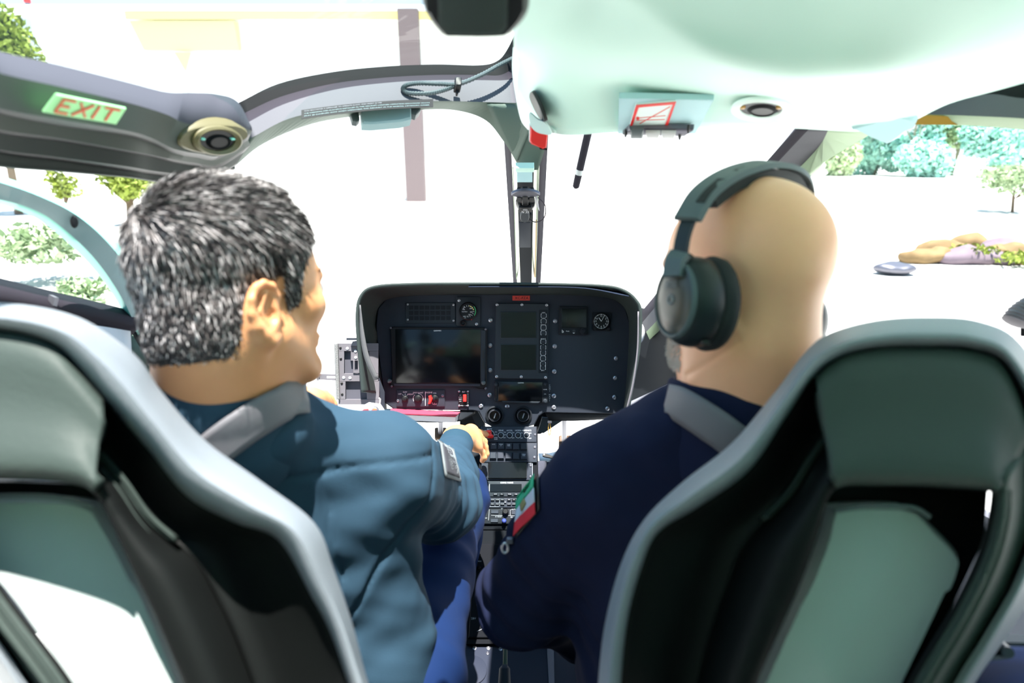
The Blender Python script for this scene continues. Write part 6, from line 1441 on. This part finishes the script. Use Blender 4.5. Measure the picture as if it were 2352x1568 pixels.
p = G(2325, 488); tree('young_tree', 'thin young tree with drooping branches standing on the pale ground', 'tree', p.x, p.y, 1.55, 1.45, 'foliage_pale', 1300, .10, 40, trunk=.05, group='young tree on the apron')
# rock pile
rk = [(2120, 588, 'rock', .50, .22), (2165, 576, 'rock', .55, .28), (2220, 563, 'rock', .42, .30), (2215, 594, 'rock_grey', .60, .22), (2262, 586, 'rock', .45, .26), (2300, 578, 'rock_grey', .55, .30), (2345, 592, 'rock', .55, .30), (2290, 602, 'rock_grey', .50, .2)]
rlab = ['tan boulder at the left end of the boulder row', 'tan boulder second from the left end of the row', 'upright brown boulder leaning on top of the row', 'flat grey-purple slab under the leaning boulder', 'tan boulder right of the leaning boulder', 'grey boulder behind the yellow weeds', 'brown boulder at the right window edge', 'low grey slab in front of the yellow weeds']
for k, (x, y, m_, a, b_) in enumerate(rk):
    p = G(x, min(y+14, 604)); b_ *= .72; a *= .88; c = A3((p.x, p.y, b_*.7)); rg = np.random.default_rng(50+k); ax = np.array([a, .28, b_])
    fn = lambda q: ell(q, c, ax)+wob(q, 7, k)*.07+wob(q, 16, k*2)*.02
    v_, f_ = netmesh(fn, c-ax-.15, c+ax+.15, .06); o = mkobj('boulder', v_, f_, m_); tag(o, rlab[k], 'rock', 'boulder row on the apron')
p = G(2300, 604); tree('weeds', 'yellow-green weeds among the boulders', 'plant', p.x, p.y-.3, .35, .8, 'foliage', 500, .06, 60, trunk=0, group='weeds by the boulders')
# drain-like dark bundle
p = G(2053, 630); c = A3((p.x, p.y, .10)); fn = lambda q: ell(q, c, np.array([.33, .22, .10]))+wob(q, 14, 3)*.02
v_, f_ = netmesh(fn, c-.45, c+.45, .03); tag(mkobj('cloth_bundle', v_, f_, 'steel_dark'), 'small dark bundle lying alone on the pale ground left of the boulders', 'bundle')
# ribbed sock at the right edge
rs = thing('ribbed_hose', 'grey ribbed hose end at the right edge above the seat', 'hose', P(2352, 745, 1.0))
mb = MB(); c_ = crom([(2328, 742, 1.0), (2345, 720, 1.0), (2380, 700, 1.0), (2440, 690, 1.02)], 8); pts = [P(*q) for q in c_]; mb.tube(pts, [.016+.003*(i % 2) if i else .010 for i in range(len(pts))], 12); mb.build('hose', 'mount', rs)
mb = MB(); mb.plate(rr(2344, 752, 2380, 772, 3), Plane(P(2344, 760, 1.02), P(2380, 760, 1.02), P(2360, 740, 1.02)), 0, .02, .004, 2); mb.build('end_cap', 'rubber', rs)
# passenger seat corner with buckle, bottom right
dn = thing('blue_seat_cloth', 'blue cloth seat corner with pale straps at the bottom right', 'cloth', P(2300, 1530, .62))
sheet('cloth', [[(2150, 1475, .78), (2250, 1470, .76), (2330, 1480, .74), (2420, 1490, .72)], [(2120, 1560, .70), (2240, 1545, .68), (2330, 1545, .66), (2420, 1550, .64)], [(2080, 1660, .62), (2220, 1640, .60), (2340, 1640, .58), (2430, 1640, .56)]], 'denim', dn, k=5, kr=4, thick=.02)
bk2 = thing('lap_buckle', 'pale grey strap with a dark metal buckle bar on the blue cloth, bottom right corner', 'buckle', P(2260, 1510, .68))
LB2 = Plane(P(2200, 1520, .675), P(2320, 1520, .66), P(2260, 1490, .70))
mb = MB(); mb.plate([(2190, 1540), (2255, 1480), (2300, 1490), (2330, 1535), (2240, 1546)], LB2, .01, .014); mb.build('strap', 'mount_pocket', bk2)
mb = MB(); mb.tube([LB2(2262, 1478, .018), LB2(2325, 1540, .018)], .006, 10); mb.build('bar', 'steel_dark', bk2)
mb = MB(); mb.plate([(2290, 1484), (2400, 1488), (2400, 1508), (2310, 1505)], LB2, .01, .014); mb.build('strap', 'mount_pocket', bk2)
